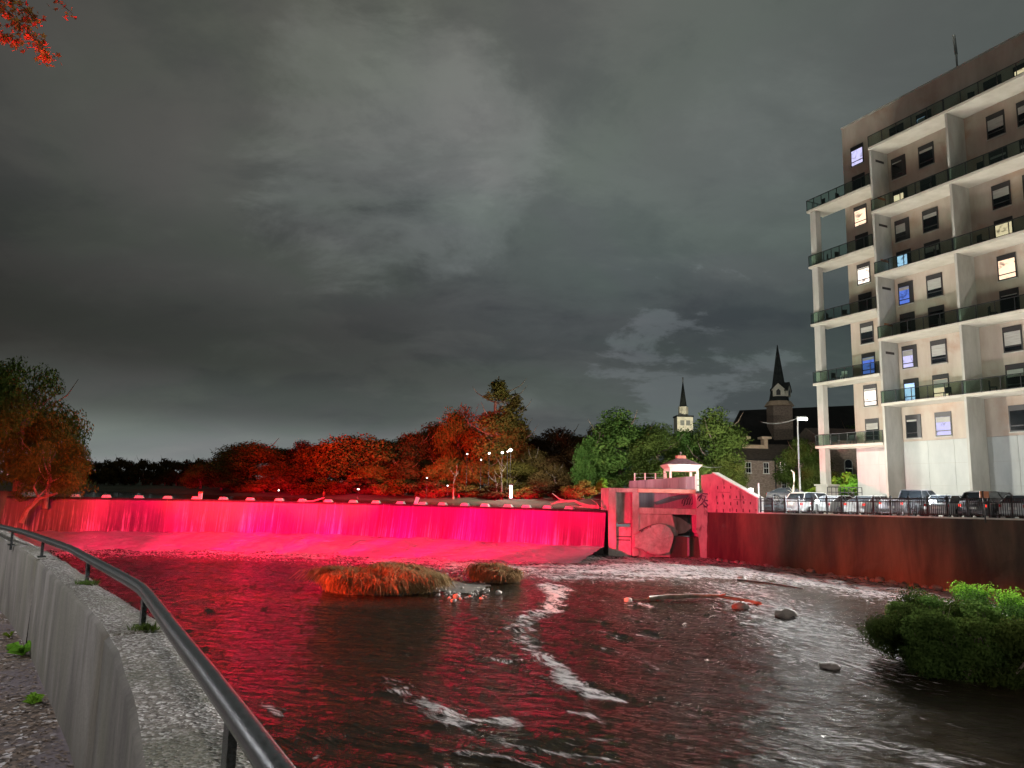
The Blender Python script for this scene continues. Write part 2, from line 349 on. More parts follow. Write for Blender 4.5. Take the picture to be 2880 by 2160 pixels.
bl = np.clip((Y-14)/14, 0, 1)
nz = lambda a, b, o, sd: fbm(s1*a, t1*b, o, sd)*(1-bl)+fbm(s2*a, t2*b, o, sd)*bl
def seg_d(px, py, ws=None):
    out = np.full(X.shape, 1e9); wid = np.ones(X.shape)
    for i in range(len(px)-1):
        ax, ay, bx, by = px[i], py[i], px[i+1], py[i+1]; dx, dy = bx-ax, by-ay
        t = np.clip(((X-ax)*dx+(Y-ay)*dy)/(dx*dx+dy*dy+1e-9), 0, 1); d = np.hypot(X-ax-t*dx, Y-ay-t*dy)
        if ws is not None:
            w = ws[i]*(1-t)+ws[i+1]*t; wid = np.where(d < out, w, wid)
        out = np.minimum(out, d)
    return out, wid
foam = np.zeros(X.shape); stn = nz(.7, 5.5, 4, 140)
jit = (fbm(X*1.1, Y*1.1, 3, 33)-.5)
def streak(pts, ws, amp):
    global foam
    P = [onz(700+a/1.843, 1500+b/1.843, 0) for a, b in pts]
    d, w = seg_d([p.x for p in P], [p.y for p in P], ws)
    foam = np.maximum(foam, amp*np.exp(-((d+jit*w*2.2)/(w*1.6))**2)*(.28+1.15*stn))
streak([(1560, 265), (1600, 300), (1590, 345), (1560, 400), (1470, 430), (1400, 480), (1400, 520), (1440, 560), (1470, 605), (1560, 670), (1640, 740), (1700, 800), (1850, 850), (1940, 868)],
       [.5, .5, .45, .5, .55, .45, .42, .4, .34, .30, .30, .28, .22, .12], 1.0)
streak([(1110, 585), (1190, 640), (1320, 660), (1450, 655), (1560, 672)], [.10, .15, .22, .18, .15], .8)
streak([(1420, 775), (1500, 770), (1590, 790)], [.08, .12, .1], .6)
streak([(1680, 930), (1780, 955), (1830, 990)], [.16, .24, .15], .95); streak([(1780, 960), (1950, 968), (2180, 960)], [.15, .10, .08], .6)
streak([(1240, 960), (1330, 975), (1390, 1005)], [.14, .24, .14], 1.0); streak([(930, 890), (1010, 930), (1080, 985), (1180, 975)], [.2, .3, .26, .14], .95)
streak([(360, 680), (560, 710), (740, 770), (820, 850), (980, 920)], [.25, .35, .36, .24, .18], .8); streak([(40, 850), (110, 900), (170, 940)], [.10, .14, .10], .9)
streak([(250, 1060), (320, 1080), (380, 1130), (330, 1170)], [.06, .08, .08, .06], .8)
streak([(1780, 350), (1850, 345), (1930, 360), (2010, 370)], [.2, .3, .3, .2], .55); streak([(1960, 345), (2100, 385)], [.2, .2], .8)
streak([(1880, 450), (2040, 440), (2150, 470)], [.55, .8, .4], .5); streak([(1800, 510), (1900, 530)], [.4, .4], .5); streak([(2050, 530), (2180, 560)], [.45, .3], .5)
streak([(1850, 600), (2000, 640), (2100, 700)], [.22, .25, .2], .5)
cd_, _ = seg_d(list(cx_[::6]), list(cy_[::6])); near = np.clip((25-cd_)/12, 0, 1)
near = np.clip((24-cd_)/9, 0, 1); foam = np.maximum(foam, near*(.34+.75*fbm(X*.35, Y*1.6, 4, 90)))

# rough fast water under the right wall, whitened further to paint its lamp reflections
P = [WU(u) for u in (-9, -2, 8, 16, 26)]
d, _ = seg_d([p.x-2.6 for p in P], [p.y-1.3 for p in P]); foam = np.maximum(foam, .84*np.exp(-(d/7.5)**2)*np.clip((X-3)/5, 0, 1)*(.7+.5*stn))
foam = np.maximum(foam, .62*np.exp(-((X-13-(Y-42)*.10)/4.0)**2)*np.clip((Y-16)/8, 0, 1)*(.6+.8*stn)*np.clip((52-Y)/8, 0, 1))  # glitter column below the lamps, painted in as extra white foam
gen = np.clip((nz(.28, 2.0, 5, 71)-.50)*5.0, 0, 1)*.92; gen = gen*np.clip(1.3-Y/24, .10, 1)
foam = np.maximum(foam, gen)
quiet = np.exp(-(((X+5.5)/5.5)**2+((Y-27)/7)**2)); foam *= (1-.85*quiet)
amp = .045+.07*np.clip(foam, 0, 1)+.03*np.exp(-((d)/6)**2)+.02*near; amp = amp*(1-.55*quiet)
hgt = amp*((nz(.5, 1.7, 4, 3)-.5)*2.2+(nz(1.6, 4.2, 3, 23)-.5)*1.1)+.06*foam*(nz(.9, 2.2, 4, 44)-.35)
Zw = np.clip(hgt, -.2, .35)
idx = np.arange(nr*na).reshape(nr, na)
Fq = np.stack([idx[:-1, :-1], idx[:-1, 1:], idx[1:, 1:], idx[1:, :-1]], -1).reshape(-1, 4)
m, t, b = new_mat('river_water'); p = pos(t); at_ = N(t, 'ShaderNodeAttribute'); at_.attribute_name = 'foam'; fo = at_.outputs['Fac']
def rotv(t, v, deg, s, warp=0):
    m_ = N(t, 'ShaderNodeMapping'); m_.vector_type = 'TEXTURE'; m_.inputs['Rotation'].default_value = (0, 0, R(deg)); m_.inputs['Scale'].default_value = (1/s[0], 1/s[1], 1); L(t, v, m_.inputs[0]); return m_.outputs[0]
sy = N(t, 'ShaderNodeSeparateXYZ'); L(t, p, sy.inputs[0])
fb = ramp(t, mth(t, 'DIVIDE', sy.outputs[1], 40), [(.25, 0), (.6, 1)])
wn_ = N(t, 'ShaderNodeTexNoise'); wn_.inputs['Scale'].default_value = .35; wn_.inputs['Detail'].default_value = 3; L(t, p, wn_.inputs['Vector'])
va = N(t, 'ShaderNodeVectorMath', operation='MULTIPLY_ADD'); L(t, wn_.outputs['Color'], va.inputs[0]); va.inputs[1].default_value = (1.6, 1.6, 0); L(t, p, va.inputs[2]); pw = va.outputs[0]
def two(sc, s, det, ro):
    return mix(t, fb, noise(t, rotv(t, pw, -32, s), sc, det, ro), noise(t, rotv(t, pw, -55, (s[0]*1.6, s[1]*.8)), sc, det, ro))
streaks = two(1, (.9, 8), 8, .68); rip = mix(t, fb, noise(t, rotv(t, pw, -30, (.55, 4.2)), 1, 5, .55), noise(t, rotv(t, pw, -6, (.75, 2.3)), 1, 6, .6)); fine_ = noise(t, rotv(t, pw, -30, (4, 16)), 1, 4, .6)
ff = mth(t, 'MULTIPLY', mth(t, 'ADD', mth(t, 'ADD', mth(t, 'MULTIPLY', fo, .95), mth(t, 'MULTIPLY', streaks, 2.3)), -1.66), mth(t, 'ADD', 1.5, fb), clamp=True)
lace = mth(t, 'MULTIPLY', ff, ramp(t, fine_, [(.25, .65), (.6, 1)]))
col = mix(t, lace, mix(t, ramp(t, streaks, [(.3, 0), (.7, 1)]), (.004, .003, .002), (.024, .016, .008)), (.70, .64, .64))
L(t, col, b.inputs['Base Color']); L(t, mth(t, 'ADD', .07, mth(t, 'MULTIPLY', lace, .5)), b.inputs['Roughness']); b.inputs['IOR'].default_value = 1.33
bump(t, b, mth(t, 'ADD', mth(t, 'MULTIPLY', rip, 1.0), mth(t, 'ADD', mth(t, 'MULTIPLY', fine_, .10), mth(t, 'MULTIPLY', lace, .25))), 1.0, .30)
M['water'] = m
wme = npmesh('river_water', np.stack([X, Y, Zw], -1).reshape(-1, 3), Fq, m)
a_ = wme.attributes.new('foam', 'FLOAT', 'POINT'); a_.data.foreach_set('value', foam.astype(np.float32).ravel())  # mask holds real foam plus the painted lamp glitter at right
w = link('river_water', wme); w['kind'] = 'structure'
mb = MB().box(-120, 60, -60, 100, -1.6, -1.2); o = mb.build('river_bed', M['soil']); o['kind'] = 'structure'
# upper pond
m, t, b = new_mat('pond_water'); b.inputs['Base Color'].default_value = (.010, .009, .006, 1); b.inputs['Roughness'].default_value = .08; bump(t, b, noise(t, vmul(t, pos(t), (.6, 1.5, 1)), 1.5, 5), .25, .05)
pts = [(cx_[i], cy_[i]) for i in range(0, 260, 8)]+[(cx_[-1], cy_[-1])]
poly = pts+[(30, 70), (40, 110), (-20, 118), (-160, 230), (-200, 120), (-80, 70)]
mb = MB(); mb.add([(x, y, CZ+.03) for x, y in poly], [tuple(range(len(poly)))]); o = mb.build('pond_water', m); o['kind'] = 'structure'
# ------------------------------------------------------------------ banks and ground
def sheet(name, pts, mat): 
    mb = MB(); mb.add(pts, [tuple(range(len(pts)))]); o = mb.build(name, mat); o['kind'] = 'structure'; return o
def terrain(name, x0, x1, y0, y1, fn, nx, ny, mat):
    xs = np.linspace(x0, x1, nx); ys = np.linspace(y0, y1, ny); XX, YY = np.meshgrid(xs, ys, indexing='ij'); ZZ = fn(XX, YY)
    i = np.arange(nx*ny).reshape(nx, ny); f = np.stack([i[:-1, :-1], i[1:, :-1], i[1:, 1:], i[:-1, 1:]], -1).reshape(-1, 4)
    o = link(name, npmesh(name, np.stack([XX, YY, ZZ], -1).reshape(-1, 3), f, mat)); o['kind'] = 'structure'; return o
def farz(x, y):
    edge = 92+np.clip((-x-25)*.62, -40, 90)-np.clip((x-6)*2.2, 0, 26)
    d = y-edge
    return 3.2+np.clip(d/5, -.4, 1)*1.0+np.clip(d-5, 0, 400)*.012+(fbm(x*.1, y*.1, 3, 2)-.5)*.8
terrain('far_bank', -420, 15.9, 70, 900, farz, 110, 140, M['lawn'])
def rz_(x, y): return 4.55+np.clip(y-66, 0, 300)*.012+(fbm(x*.08, y*.08, 3, 2)-.5)*.15
terrain('right_bank_ground', 15.9, 420, 76, 900, rz_, 60, 90, M['lawn'])
# car park surface follows the slope of the wall
def lotp(u, v, dz=0):   # v metres inland
    q = WU(u); return (q.x+.887*v, q.y+.462*v, WZ(u)+dz)
lot = MB(); us = [-14, -8, 0, 8, 16, 26, 40, 70]
for i in range(len(us)-1):
    lot.add([lotp(us[i], .35, -.06), lotp(us[i+1], .35, -.06), lotp(us[i+1], 60, -.06), lotp(us[i], 60, -.06)], [(0, 1, 2, 3)])
o = lot.build('car_park_asphalt', M['asphalt']); o['kind'] = 'structure'
ln = MB()
for k in range(12):
    u = -3+k*2.75; ln.add([lotp(u, 1.2, -.054), lotp(u+.1, 1.2, -.054), lotp(u+.1, 6.4, -.054), lotp(u, 6.4, -.054)], [(0, 1, 2, 3)])
o = ln.build('parking_lines', M['line']); o['kind'] = 'structure'
# ------------------------------------------------------------------ weir
weir = thing('weir', 'long curved concrete weir with pale blocks along its dark crest', 'weir')
mb = MB(); n = len(cx_)
prof = [(1.9, .2), (1.9, CZ-.25), (1.7, CZ), (-.1, CZ+.02), (-.34, CZ-.12), (-.38, CZ-.5), (-.45, -1)]
vs = []
for i in range(0, n, 2):
    for (q, z) in prof: vs.append((cx_[i]-cnx[i]*q, cy_[i]-cny[i]*q, z-.03))
k = len(prof); m_ = len(range(0, n, 2))
mb.add(vs, [(i*k+j, i*k+j+1, (i+1)*k+j+1, (i+1)*k+j) for i in range(m_-1) for j in range(k-1)], True)
mb.build('crest', M['crestc'], weir)
def shell(q0, z): return None
# sheet of falling water, streaked
NV = 26; nn = 900
x, y, nx_, ny_, s = crest(nn)
vv = np.linspace(0, 1, NV)
S, V = np.meshgrid(s, vv, indexing='ij')
SK = fbm(S*2.6+V*.15, V*.8, 4, 61); SK2 = fbm(S*8, V*1.2, 3, 12)
out = .62+.35*V+.25*V*V+(SK-.5)*.02*(.25+V)+(SK2-.5)*.012*(.3+V)
zt = CZ+.03-(CZ-.70)*V
zt = np.where(V < .06, CZ+.03, zt)
PX = x[:, None]+nx_[:, None]*out; PY = y[:, None]+ny_[:, None]*out
PX[:, 0] = x-nx_*.4; PY[:, 0] = y-ny_*.4
i = np.arange(nn*NV).reshape(nn, NV); f = np.stack([i[:-1, :-1], i[:-1, 1:], i[1:, 1:], i[1:, :-1]], -1).reshape(-1, 4)
m, t, b = new_mat('falling_water'); uv = N(t, 'ShaderNodeAttribute'); uv.attribute_name = 'su'
v1 = noise(t, vmul(t, uv.outputs['Vector'], (2.4, .07, 1)), 1, 6, .8, .1); v2 = noise(t, vmul(t, uv.outputs['Vector'], (7.5, .14, 1)), 1, 4, .8)
v3 = noise(t, vmul(t, uv.outputs['Vector'], (.22, .5, 1)), 1, 3, .5)
k_ = mth(t, 'ADD', mth(t, 'MULTIPLY', v1, .6), mth(t, 'ADD', mth(t, 'MULTIPLY', v2, .35), mth(t, 'MULTIPLY', v3, .12)))
sep_ = N(t, 'ShaderNodeSeparateXYZ'); L(t, uv.outputs['Vector'], sep_.inputs[0])
k_ = mth(t, 'ADD', k_, mth(t, 'MULTIPLY', mth(t, 'SUBTRACT', sep_.outputs[1], 1.2), .022))
L(t, ramp(t, k_, [(.44, (.006, .005, .005)), (.53, (.014, .012, .012)), (.58, (.034, .030, .030)), (.625, (.13, .12, .13)), (.69, (.42, .40, .44))]), b.inputs['Base Color'])
b.inputs['Roughness'].default_value = .35; bump(t, b, k_, .5, .08); M['fall'] = m
me = npmesh('falling_water', np.stack([PX, PY, zt], -1).reshape(-1, 3), f, m)
a_ = me.attributes.new('su', 'FLOAT_VECTOR', 'POINT'); a_.data.foreach_set('vector', np.stack([S, V*3.1, 0*V], -1).astype(np.float32).ravel())
o = link('falling_water', me); o['kind'] = 'structure'
# foaming apron at the foot
NQ = 70
q = np.linspace(0, 1, NQ); nn = 620; x, y, nx_, ny_, s = crest(nn); S, Q = np.meshgrid(s, q, indexing='ij')
length = 13.0-4.0*np.clip((x[:, None]+6)/14, 0, 1)
out = .9+Q*length+(fbm(S*.5, Q*4, 4, 4)-.5)*1.2*Q
za = .82*(1-Q)**.8-.22*Q+(fbm(S*.45, Q*5, 4, 7)-.5)*.42*(1-.6*Q)+(fbm(S*2.2, Q*22, 3, 8)-.5)*.14
PX = x[:, None]+nx_[:, None]*out; PY = y[:, None]+ny_[:, None]*out
PX = np.where((PX > 9.8), 9.8+(PX-9.8)*.3, PX)
m, t, b = new_mat('foam'); p = pos(t)
L(t, ramp(t, noise(t, p, .9, 7, .7), [(.3, (.20, .185, .21)), (.7, (.30, .28, .31))]), b.inputs['Base Color']); b.inputs['Roughness'].default_value = .9; b.inputs['Specular IOR Level'].default_value = .1; bump(t, b, noise(t, p, 3.5, 7, .7), .6, .15); M['foam'] = m
i = np.arange(nn*NQ).reshape(nn, NQ); f = np.stack([i[:-1, :-1], i[:-1, 1:], i[1:, 1:], i[1:, :-1]], -1).reshape(-1, 4)
o = link('foaming_water', npmesh('foaming_water', np.stack([PX, PY, za], -1).reshape(-1, 3), f, m)); o['kind'] = 'structure'
# crest blocks
bm_ = MB(); bm_.add([(-.42, -.3, 0), (.42, -.3, 0), (.42, .3, 0), (-.42, .3, 0), (-.27, -.2, .27), (.27, -.2, .27), (.27, .2, .27), (-.27, .2, .27)], [(3, 2, 1, 0), (4, 5, 6, 7), (0, 1, 5, 4), (1, 2, 6, 5), (2, 3, 7, 6), (3, 0, 4, 7)])
bme = bm_.mesh('crest_block', M['block'])
for bx, by in [(212, 1392), (301, 1393), (387, 1395), (470, 1397), (551, 1398.5), (631.6, 1400), (706, 1401.7), (784, 1404), (853.5, 1405), (923, 1406), (993.6, 1407), (1058.7, 1408), (1123.8, 1410), (1186.8, 1411), (1246.6, 1412), (1308, 1414), (1367, 1416), (1425.6, 1418), (1482.6, 1420), (1539.5, 1421.6), (1598, 1424)]:
    d = ray(bx, by); rat = d.x/d.y; j = int(np.argmin(np.abs(cx_/cy_-rat)))
    link('crest_block', bme, weir, (cx_[j]-cnx[j]*.1, cy_[j]-cny[j]*.1, CZ+.0), math.atan2(-cnx[j], cny[j])+math.pi+random.uniform(-.05, .05))
def crest_at(px):
    d = ray(px, 1405); j = int(np.argmin(np.abs(cx_/cy_-d.x/d.y))); return Vector((cx_[j], cy_[j], CZ))
c = crest_at(562); t_ = thing('marker_post', 'upright white marker post with a red top band standing on the weir crest', 'post', c+Vector((0, .3, 0)), 0, 'posts on the weir crest')
MB().box(-.14, .14, -.14, .14, 0, .55).build('post', M['white'], t_); MB().box(-.15, .15, -.15, .15, .55, .72).build('band', M['orange'], t_)
c = crest_at(1170); t_ = thing('marker_post', 'tilted pale post leaning to the right on the weir crest', 'post', c+Vector((0, .3, 0)), 0, 'posts on the weir crest')
t_.rotation_euler = (0, R(17), 0); MB().box(-.16, .16, -.12, .12, 0, .72).build('post', M['white'], t_)
# driftwood on the crest
def log(name, label, pts, rad, mat='wood', cat='driftwood', grp=None):
    mb = MB()
    for pl, r0, r1 in pts:
        k = len(pl); mb.tube(pl, [r0+(r1-r0)*i/(k-1) for i in range(k)], 7)
    o = mb.build(name, M[mat]); return tag(o, label, cat, grp)
c = crest_at(1640)
Pq = lambda a, b, Y=62.9: at(900+a/2.458, 1040+b/2.458, Y)
log('driftwood', 'bare forked branch stranded on the weir crest beside the headworks', [([Pq(1595, 935), Pq(1640, 915), Pq(1700, 908), Pq(1760, 905), Pq(1800, 925), Pq(1860, 942), Pq(1930, 950)], .10, .14), ([Pq(1700, 908), Pq(1650, 890), Pq(1605, 853)], .09, .04), ([Pq(1650, 915), Pq(1600, 925), Pq(1590, 915)], .05, .03), ([Pq(1930, 950), Pq(1910, 920), Pq(1870, 893)], .05, .02)], 0)
log('driftwood', 'thin pale branch lying flat on the crest nearer the middle of the weir', [([at(840, 1410, 69.3), at(880, 1409, 69.3), at(905, 1402, 69.3), at(912, 1399, 69.3)], .07, .05)], 0)
log('driftwood', 'low tangle of twigs on the crest right against the headworks', [([Pq(1720, 940), Pq(1800, 947), Pq(1880, 935), Pq(1940, 953)], .07, .05), ([Pq(1760, 945), Pq(1890, 955), Pq(1960, 952)], .08, .06)], 0)
# ------------------------------------------------------------------ red flood lights on the left bank
def flood(x, y, z, tgt, W_, size, blend, label, col=(1, 0, .062)):
    t_ = thing('flood_light', label, 'flood light', (x, y, z), 0, 'red flood lights on the left bank')
    d = (Vector(tgt)-Vector((x, y, z))); q_ = d.to_track_quat('-Z', 'Y')
    h = MB().box(-.3, .3, -.22, .22, .0, .16); o = h.build('housing', M['black'], t_); o.rotation_euler = q_.to_euler()
    g = MB().add([(-.26, -.18, -.01), (.26, -.18, -.01), (.26, .18, -.01), (-.26, .18, -.01)], [(0, 1, 2, 3)]); o = g.build('lens', M['redlamp'], t_); o.rotation_euler = q_.to_euler()
    MB().tube([(0, 0, -.1), (0, 0, -.7)], .03).build('bracket', M['black'], t_)
    l = bpy.data.lights.new('flood', 'SPOT'); l.energy = W_; l.color = col; l.spot_size = R(size); l.spot_blend = blend; l.shadow_soft_size = .25
    lo = bpy.data.objects.new('flood_beam', l); COL.objects.link(lo); lo.parent = t_; lo.rotation_euler = q_.to_euler(); lo.location = d.normalized()*.12
FX = [(-40, 65), (-34, 68), (-27, 69.5), (-20, 70), (-13, 69.5), (-6, 68), (0, 66), (5, 64)]
FW = [w_*1.7 for w_ in (260000, 620000, 1050000, 1250000, 1250000, 1150000, 820000, 300000)]
FN = ['left end', 'left quarter', 'left third', 'left middle', 'middle', 'right middle', 'right third', 'right end']
for k, ((x_, y_), w_) in enumerate(zip(FX, FW)):
    flood(-19.2-.55*k, 25.8+.7*k, 4.75, (x_, y_, .6), w_, 15.5, .75, 'narrow red flood light on the left wall aimed at the %s of the weir' % FN[k])
flood(-24.6, 32.4, 4.7, (11, 60, 2.4), 190000, 25, .9, 'red flood light on the left wall aimed at the headworks')
flood(-25.9, 34.1, 4.75, (-28, 108, 9), 950000, 24, .9, 'red flood light on the left wall aimed over the weir at the left wood', (1, .022, .004))
flood(-26.4, 34.8, 4.75, (-9, 100, 8), 760000, 20, .9, 'red flood light on the left wall aimed over the weir at the tall trees', (1, .022, .004))
flood(-26.9, 35.5, 4.75, (-41, 64, 5), 110000, 30, .9, 'red flood light on the left wall aimed at the drooping tree', (1, .05, .008))
flood(-25.4, 33.4, 4.7, (-7.2, 35.6, .2), 230000, 21, .8, 'wide red flood light on the left wall aimed at the islets', (1, .05, .012))
flood(-27.4, 36.2, 4.75, (23, 48, -3), 110000, 20, 1.0, 'red flood light on the left wall grazing the long river wall', (1, .06, .01))
flood(-18.6, 25.0, 4.6, (-14.5, 21, 18), 34000, 60, .8, 'small red uplight under the overhanging maple branch')
# ------------------------------------------------------------------ near wall, path and rail
I = [(-44, 56), (-30, 39), (-16, 21.4), (-10, 13.9), (-6.63, 9.72), (-5.63, 8.55), (-4.54, 7.20), (-3.07, 5.25), (-2.57, 4.58), (-2.2, 4.07), (-1.98, 3.74), (-1.75, 3.40), (-1.51, 3.0), (-1.32, 2.69), (-1.09, 2.28), (-.95, 2.03), (-.4, 1.0), (.35, -.45), (1.6, -3)]
TH = [.3, .3, .25, .24, .22, .22, .21, .24, .26, .29, .31, .32, .33, .34, .36, .37, .38, .38, .38]
nwall = thing('river_retaining_wall', 'low grey streaked concrete wall beside the path with a gravelly top', 'retaining wall', (-6.6, 9.7, 3.5))
def off(i):
    a = Vector(I[max(i-1, 0)]); b = Vector(I[min(i+1, len(I)-1)]); d = (b-a).normalized(); return Vector((-d.y, d.x))*-1 if False else Vector((d.y*-1, d.x))
loc0 = Vector((-6.6, 9.7, 3.5))
def wsec(i0, i1, gap0, gap1, name='wall_section'):
    ii = list(range(i0, i1+1)); P = []; T = []
    for i in ii: P.append(Vector(I[i])); T.append(TH[i])
    P[0] = P[0].lerp(P[1], gap0); P[-1] = P[-1].lerp(P[-2], gap1)
    nr_ = []
    for i in ii:
        o_ = off(i); nr_.append(o_)
    face = MB(); top = MB(); k = len(P)
    # resample for a slightly uneven top edge
    PP = []; 
    for a in range(k-1):
        L_ = (P[a+1]-P[a]).length; m_ = max(1, int(L_/.22)) if L_ < 4 else 8
        for j in range(m_): f_ = j/m_; PP.append((P[a].lerp(P[a+1], f_), nr_[a].lerp(nr_[a+1], f_).normalized(), T[a]*(1-f_)+T[a+1]*f_))
    PP.append((P[-1], nr_[-1], T[-1])); k = len(PP)
    rg = random.Random(i0); vs = []; vt = []
    for (p_, n_, th) in PP:
        j = rg.uniform(-.003, .003); e = rg.uniform(-.006, .006)
        q_ = p_+n_*j
        vs += [(q_.x, q_.y, 3.4), (q_.x, q_.y, 4.335+e*.3), (q_.x+n_.x*.02, q_.y+n_.y*.02, 4.352+e)]
        o_ = p_+n_*(th+rg.uniform(-.01, .01)); mid = p_+n_*th*.5
        vt += [(q_.x+n_.x*.02, q_.y+n_.y*.02, 4.352+e), (mid.x, mid.y, 4.358+rg.uniform(-.004, .004)), (o_.x, o_.y, 4.345+rg.uniform(-.006, .006)), (o_.x, o_.y, -1)]
    face.add([Vector(v)-loc0 for v in vs], [(a*3+c_, (a+1)*3+c_, (a+1)*3+c_+1, a*3+c_+1) for a in range(k-1) for c_ in (0, 1)]+[(0, 1, 2), (3*k-1, 3*k-2, 3*k-3)], True)
    top.add([Vector(v)-loc0 for v in vt], [(a*4+c_, (a+1)*4+c_, (a+1)*4+c_+1, a*4+c_+1) for a in range(k-1) for c_ in (0, 1, 2)]+[(0, 1, 2, 3), (4*k-1, 4*k-2, 4*k-3, 4*k-4)], False)
    o = face.build(name, M['nw'], nwall); o2 = top.build('wall_top', M['gravel'], o)
wsec(0, 6, 0, .02); wsec(6, 10, .02, .03); wsec(10, 18, .05, 0)
# path
pp = [(x_, y_, 3.55) for x_, y_ in I]
sheet('footpath', [(-60, 56, 3.55)]+[(-60, -8, 3.55)]+[(1.6, -8, 3.55)]+[(x_+.06, y_+.04, 3.55) for x_, y_ in I[::-1]], M['litter'])
# left bank beyond the weir end
terrain('left_bank', -420, -43.5, 40, 400, lambda x, y: 3.3+(fbm(x*.1, y*.1, 3, 6)-.5)*.6+np.clip(-x-44, 0, 40)*.03+0*y, 60, 60, M['lawn'])
# rail
_r = [(0, 215), (140, 248), (330, 314), (430, 352), (520, 402), (700, 500), (800, 556), (850, 590), (880, 622), (930, 690), (1060, 870), (1230, 1090), (1390, 1310)]
RL = [(-44, 55.5), (-30, 38.5), (-16, 21.0), (-10, 13.5)]+[tuple(onz(a/2.127, 1380+b/2.127, 4.53)[:2]) for a, b in _r]+[tuple(onz(771, 2160, 4.53)[:2]), (-.05, .9), (.85, -.7), (2.1, -3)]
rail = thing('handrail', 'dark steel pipe handrail on short square posts along the river wall', 'handrail', (-6.4, 9.3, 4.35)); l0 = Vector((-6.4, 9.3, 4.35))
MB().tube([Vector((a, b, 4.53))-l0 for a, b in RL], .031, 18).build('rail_pipe', M['rail'], rail)
pm = MB().box(-.02, .02, -.012, .012, -.05, .175)
pme = pm.mesh('post', M['rail']); pl = MB().box(-.045, .045, -.035, .035, 0, .012).mesh('base_plate', M['rail'])
def railpt(y):
    for a, b in zip(RL[:-1], RL[1:]):
        if b[1] <= y <= a[1]: f_ = (y-b[1])/(a[1]-b[1]); return Vector((b[0]+(a[0]-b[0])*f_, y, 0))
for y_ in (19, 17, 15, 13, 11.6, 9.95, 8.72, 7.42, 5.62, 3.98, 1.98, .3, -1.3):
    q_ = railpt(y_); o = link('post', pme, rail, (q_.x-l0.x, q_.y-l0.y, 0), -.9); link('base_plate', pl, o, (0, 0, .003))
for k, (qx, qy) in enumerate([(-1.86, 3.9), (-3.1, 5.55)]):
    rg = random.Random(k); mb = MB()
    for j in range(150):
        a = rg.uniform(0, 6.28); r_ = rg.uniform(0, .07); h = rg.uniform(.02, .06); c = Vector((qx+math.cos(a)*r_, qy+math.sin(a)*r_, 4.35)); d = Vector((rg.uniform(-1, 1), rg.uniform(-1, 1), 1)).normalized()*h; s_ = Vector((rg.uniform(-1, 1), rg.uniform(-1, 1), 0)).normalized()*.006
        mb.add([c-s_, c+s_, c+d], [(0, 1, 2)])
    tag(mb.build('moss_tuft', M['leafg']), ['green moss tuft at the foot of the nearest visible rail post', 'green moss tuft at the foot of the second nearest rail post'][k], 'moss', 'moss tufts on the wall top')
# litter flakes on path and wall top: one countless mass
rg = np.random.default_rng(3); mb = MB()
def flake(x_, y_, z_, s_):
    a = rg.uniform(0, 6.28); c_, n_ = math.cos(a), math.sin(a); e = rg.uniform(-.4, .4)*s_; g_ = rg.uniform(.35, .8)
    mb.add([(x_-c_*s_, y_-n_*s_, z_), (x_+n_*s_*g_, y_-c_*s_*g_, z_+abs(e)), (x_+c_*s_, y_+n_*s_, z_+.002), (x_-n_*s_*g_, y_+c_*s_*g_, z_+abs(e)*.5)], [(0, 1, 2, 3)])
for k in range(5200):
    y_ = rg.uniform(2.5, 11); 
    # distance from the wall base
    ix = np.interp(-y_, [-p_[1] for p_ in I], [p_[0] for p_ in I]); x_ = ix-abs(rg.normal(0, .55))-.02
    flake(x_, y_, 3.556, rg.uniform(.006, .022))
o = mb.build('leaf_litter', surf('dead_leaves', (.05, .03, .02), (.16, .11, .075), 30, rough=.7, bmp=0, c3=(.42, .40, .42), s3=45, r3=(.60, .66))); o['kind'] = 'stuff'
mb = MB()
for k in range(3800):
    y_ = rg.uniform(1.5, 7); ix = np.interp(-y_, [-p_[1] for p_ in I], [p_[0] for p_ in I]); tt = np.interp(-y_, [-p_[1] for p_ in I], TH)
    f_ = rg.uniform(.05, .95); flake(ix+.83*tt*f_, y_+.55*tt*f_, 4.362, rg.uniform(.003, .009))
o = mb.build('wall_top_litter', surf('grit', (.05, .04, .03), (.20, .17, .14), 60, rough=.7, bmp=0, c3=(.5, .48, .46), s3=80, r3=(.58, .64))); o['kind'] = 'stuff'
# weeds at the foot of the wall
def weed(x_, y_, n_, hh, label, seed):
    rg = random.Random(seed); mb = MB()
    for j in range(n_):
        a = rg.uniform(0, 6.28); l_ = hh*rg.uniform(.6, 1.2); d = Vector((math.cos(a), math.sin(a), 0)); s_ = Vector((-d.y, d.x, 0)); w_ = l_*.22
        b0 = Vector((0, 0, rg.uniform(0, .5)*hh)); p1 = b0+d*l_*.45+Vector((0, 0, l_*.5)); p2 = b0+d*l_+Vector((0, 0, l_*.35))
        mb.add([b0, p1-s_*w_, p1+s_*w_, p2], [(0, 1, 3), (0, 3, 2)])
    t_ = thing('weed', label, 'weed', (x_, y_, 3.55), 0, 'weeds along the foot of the wall'); mb.build('leaves', M['leafbr'], t_)
for k, (a, b, n_, h, lb) in enumerate([(75, 855, 12, .06, 'small bright green weed at the wall foot farthest along the path'), (150, 960, 34, .12, 'largest bright green weed at the foot of the wall'), (218, 1250, 26, .07, 'grassy green weed at the wall foot nearest the viewer')]):
    q_ = onz(a/2.127, 1380+b/2.127+14, 3.55); weed(q_.x-.03, q_.y, n_, h, lb, k)
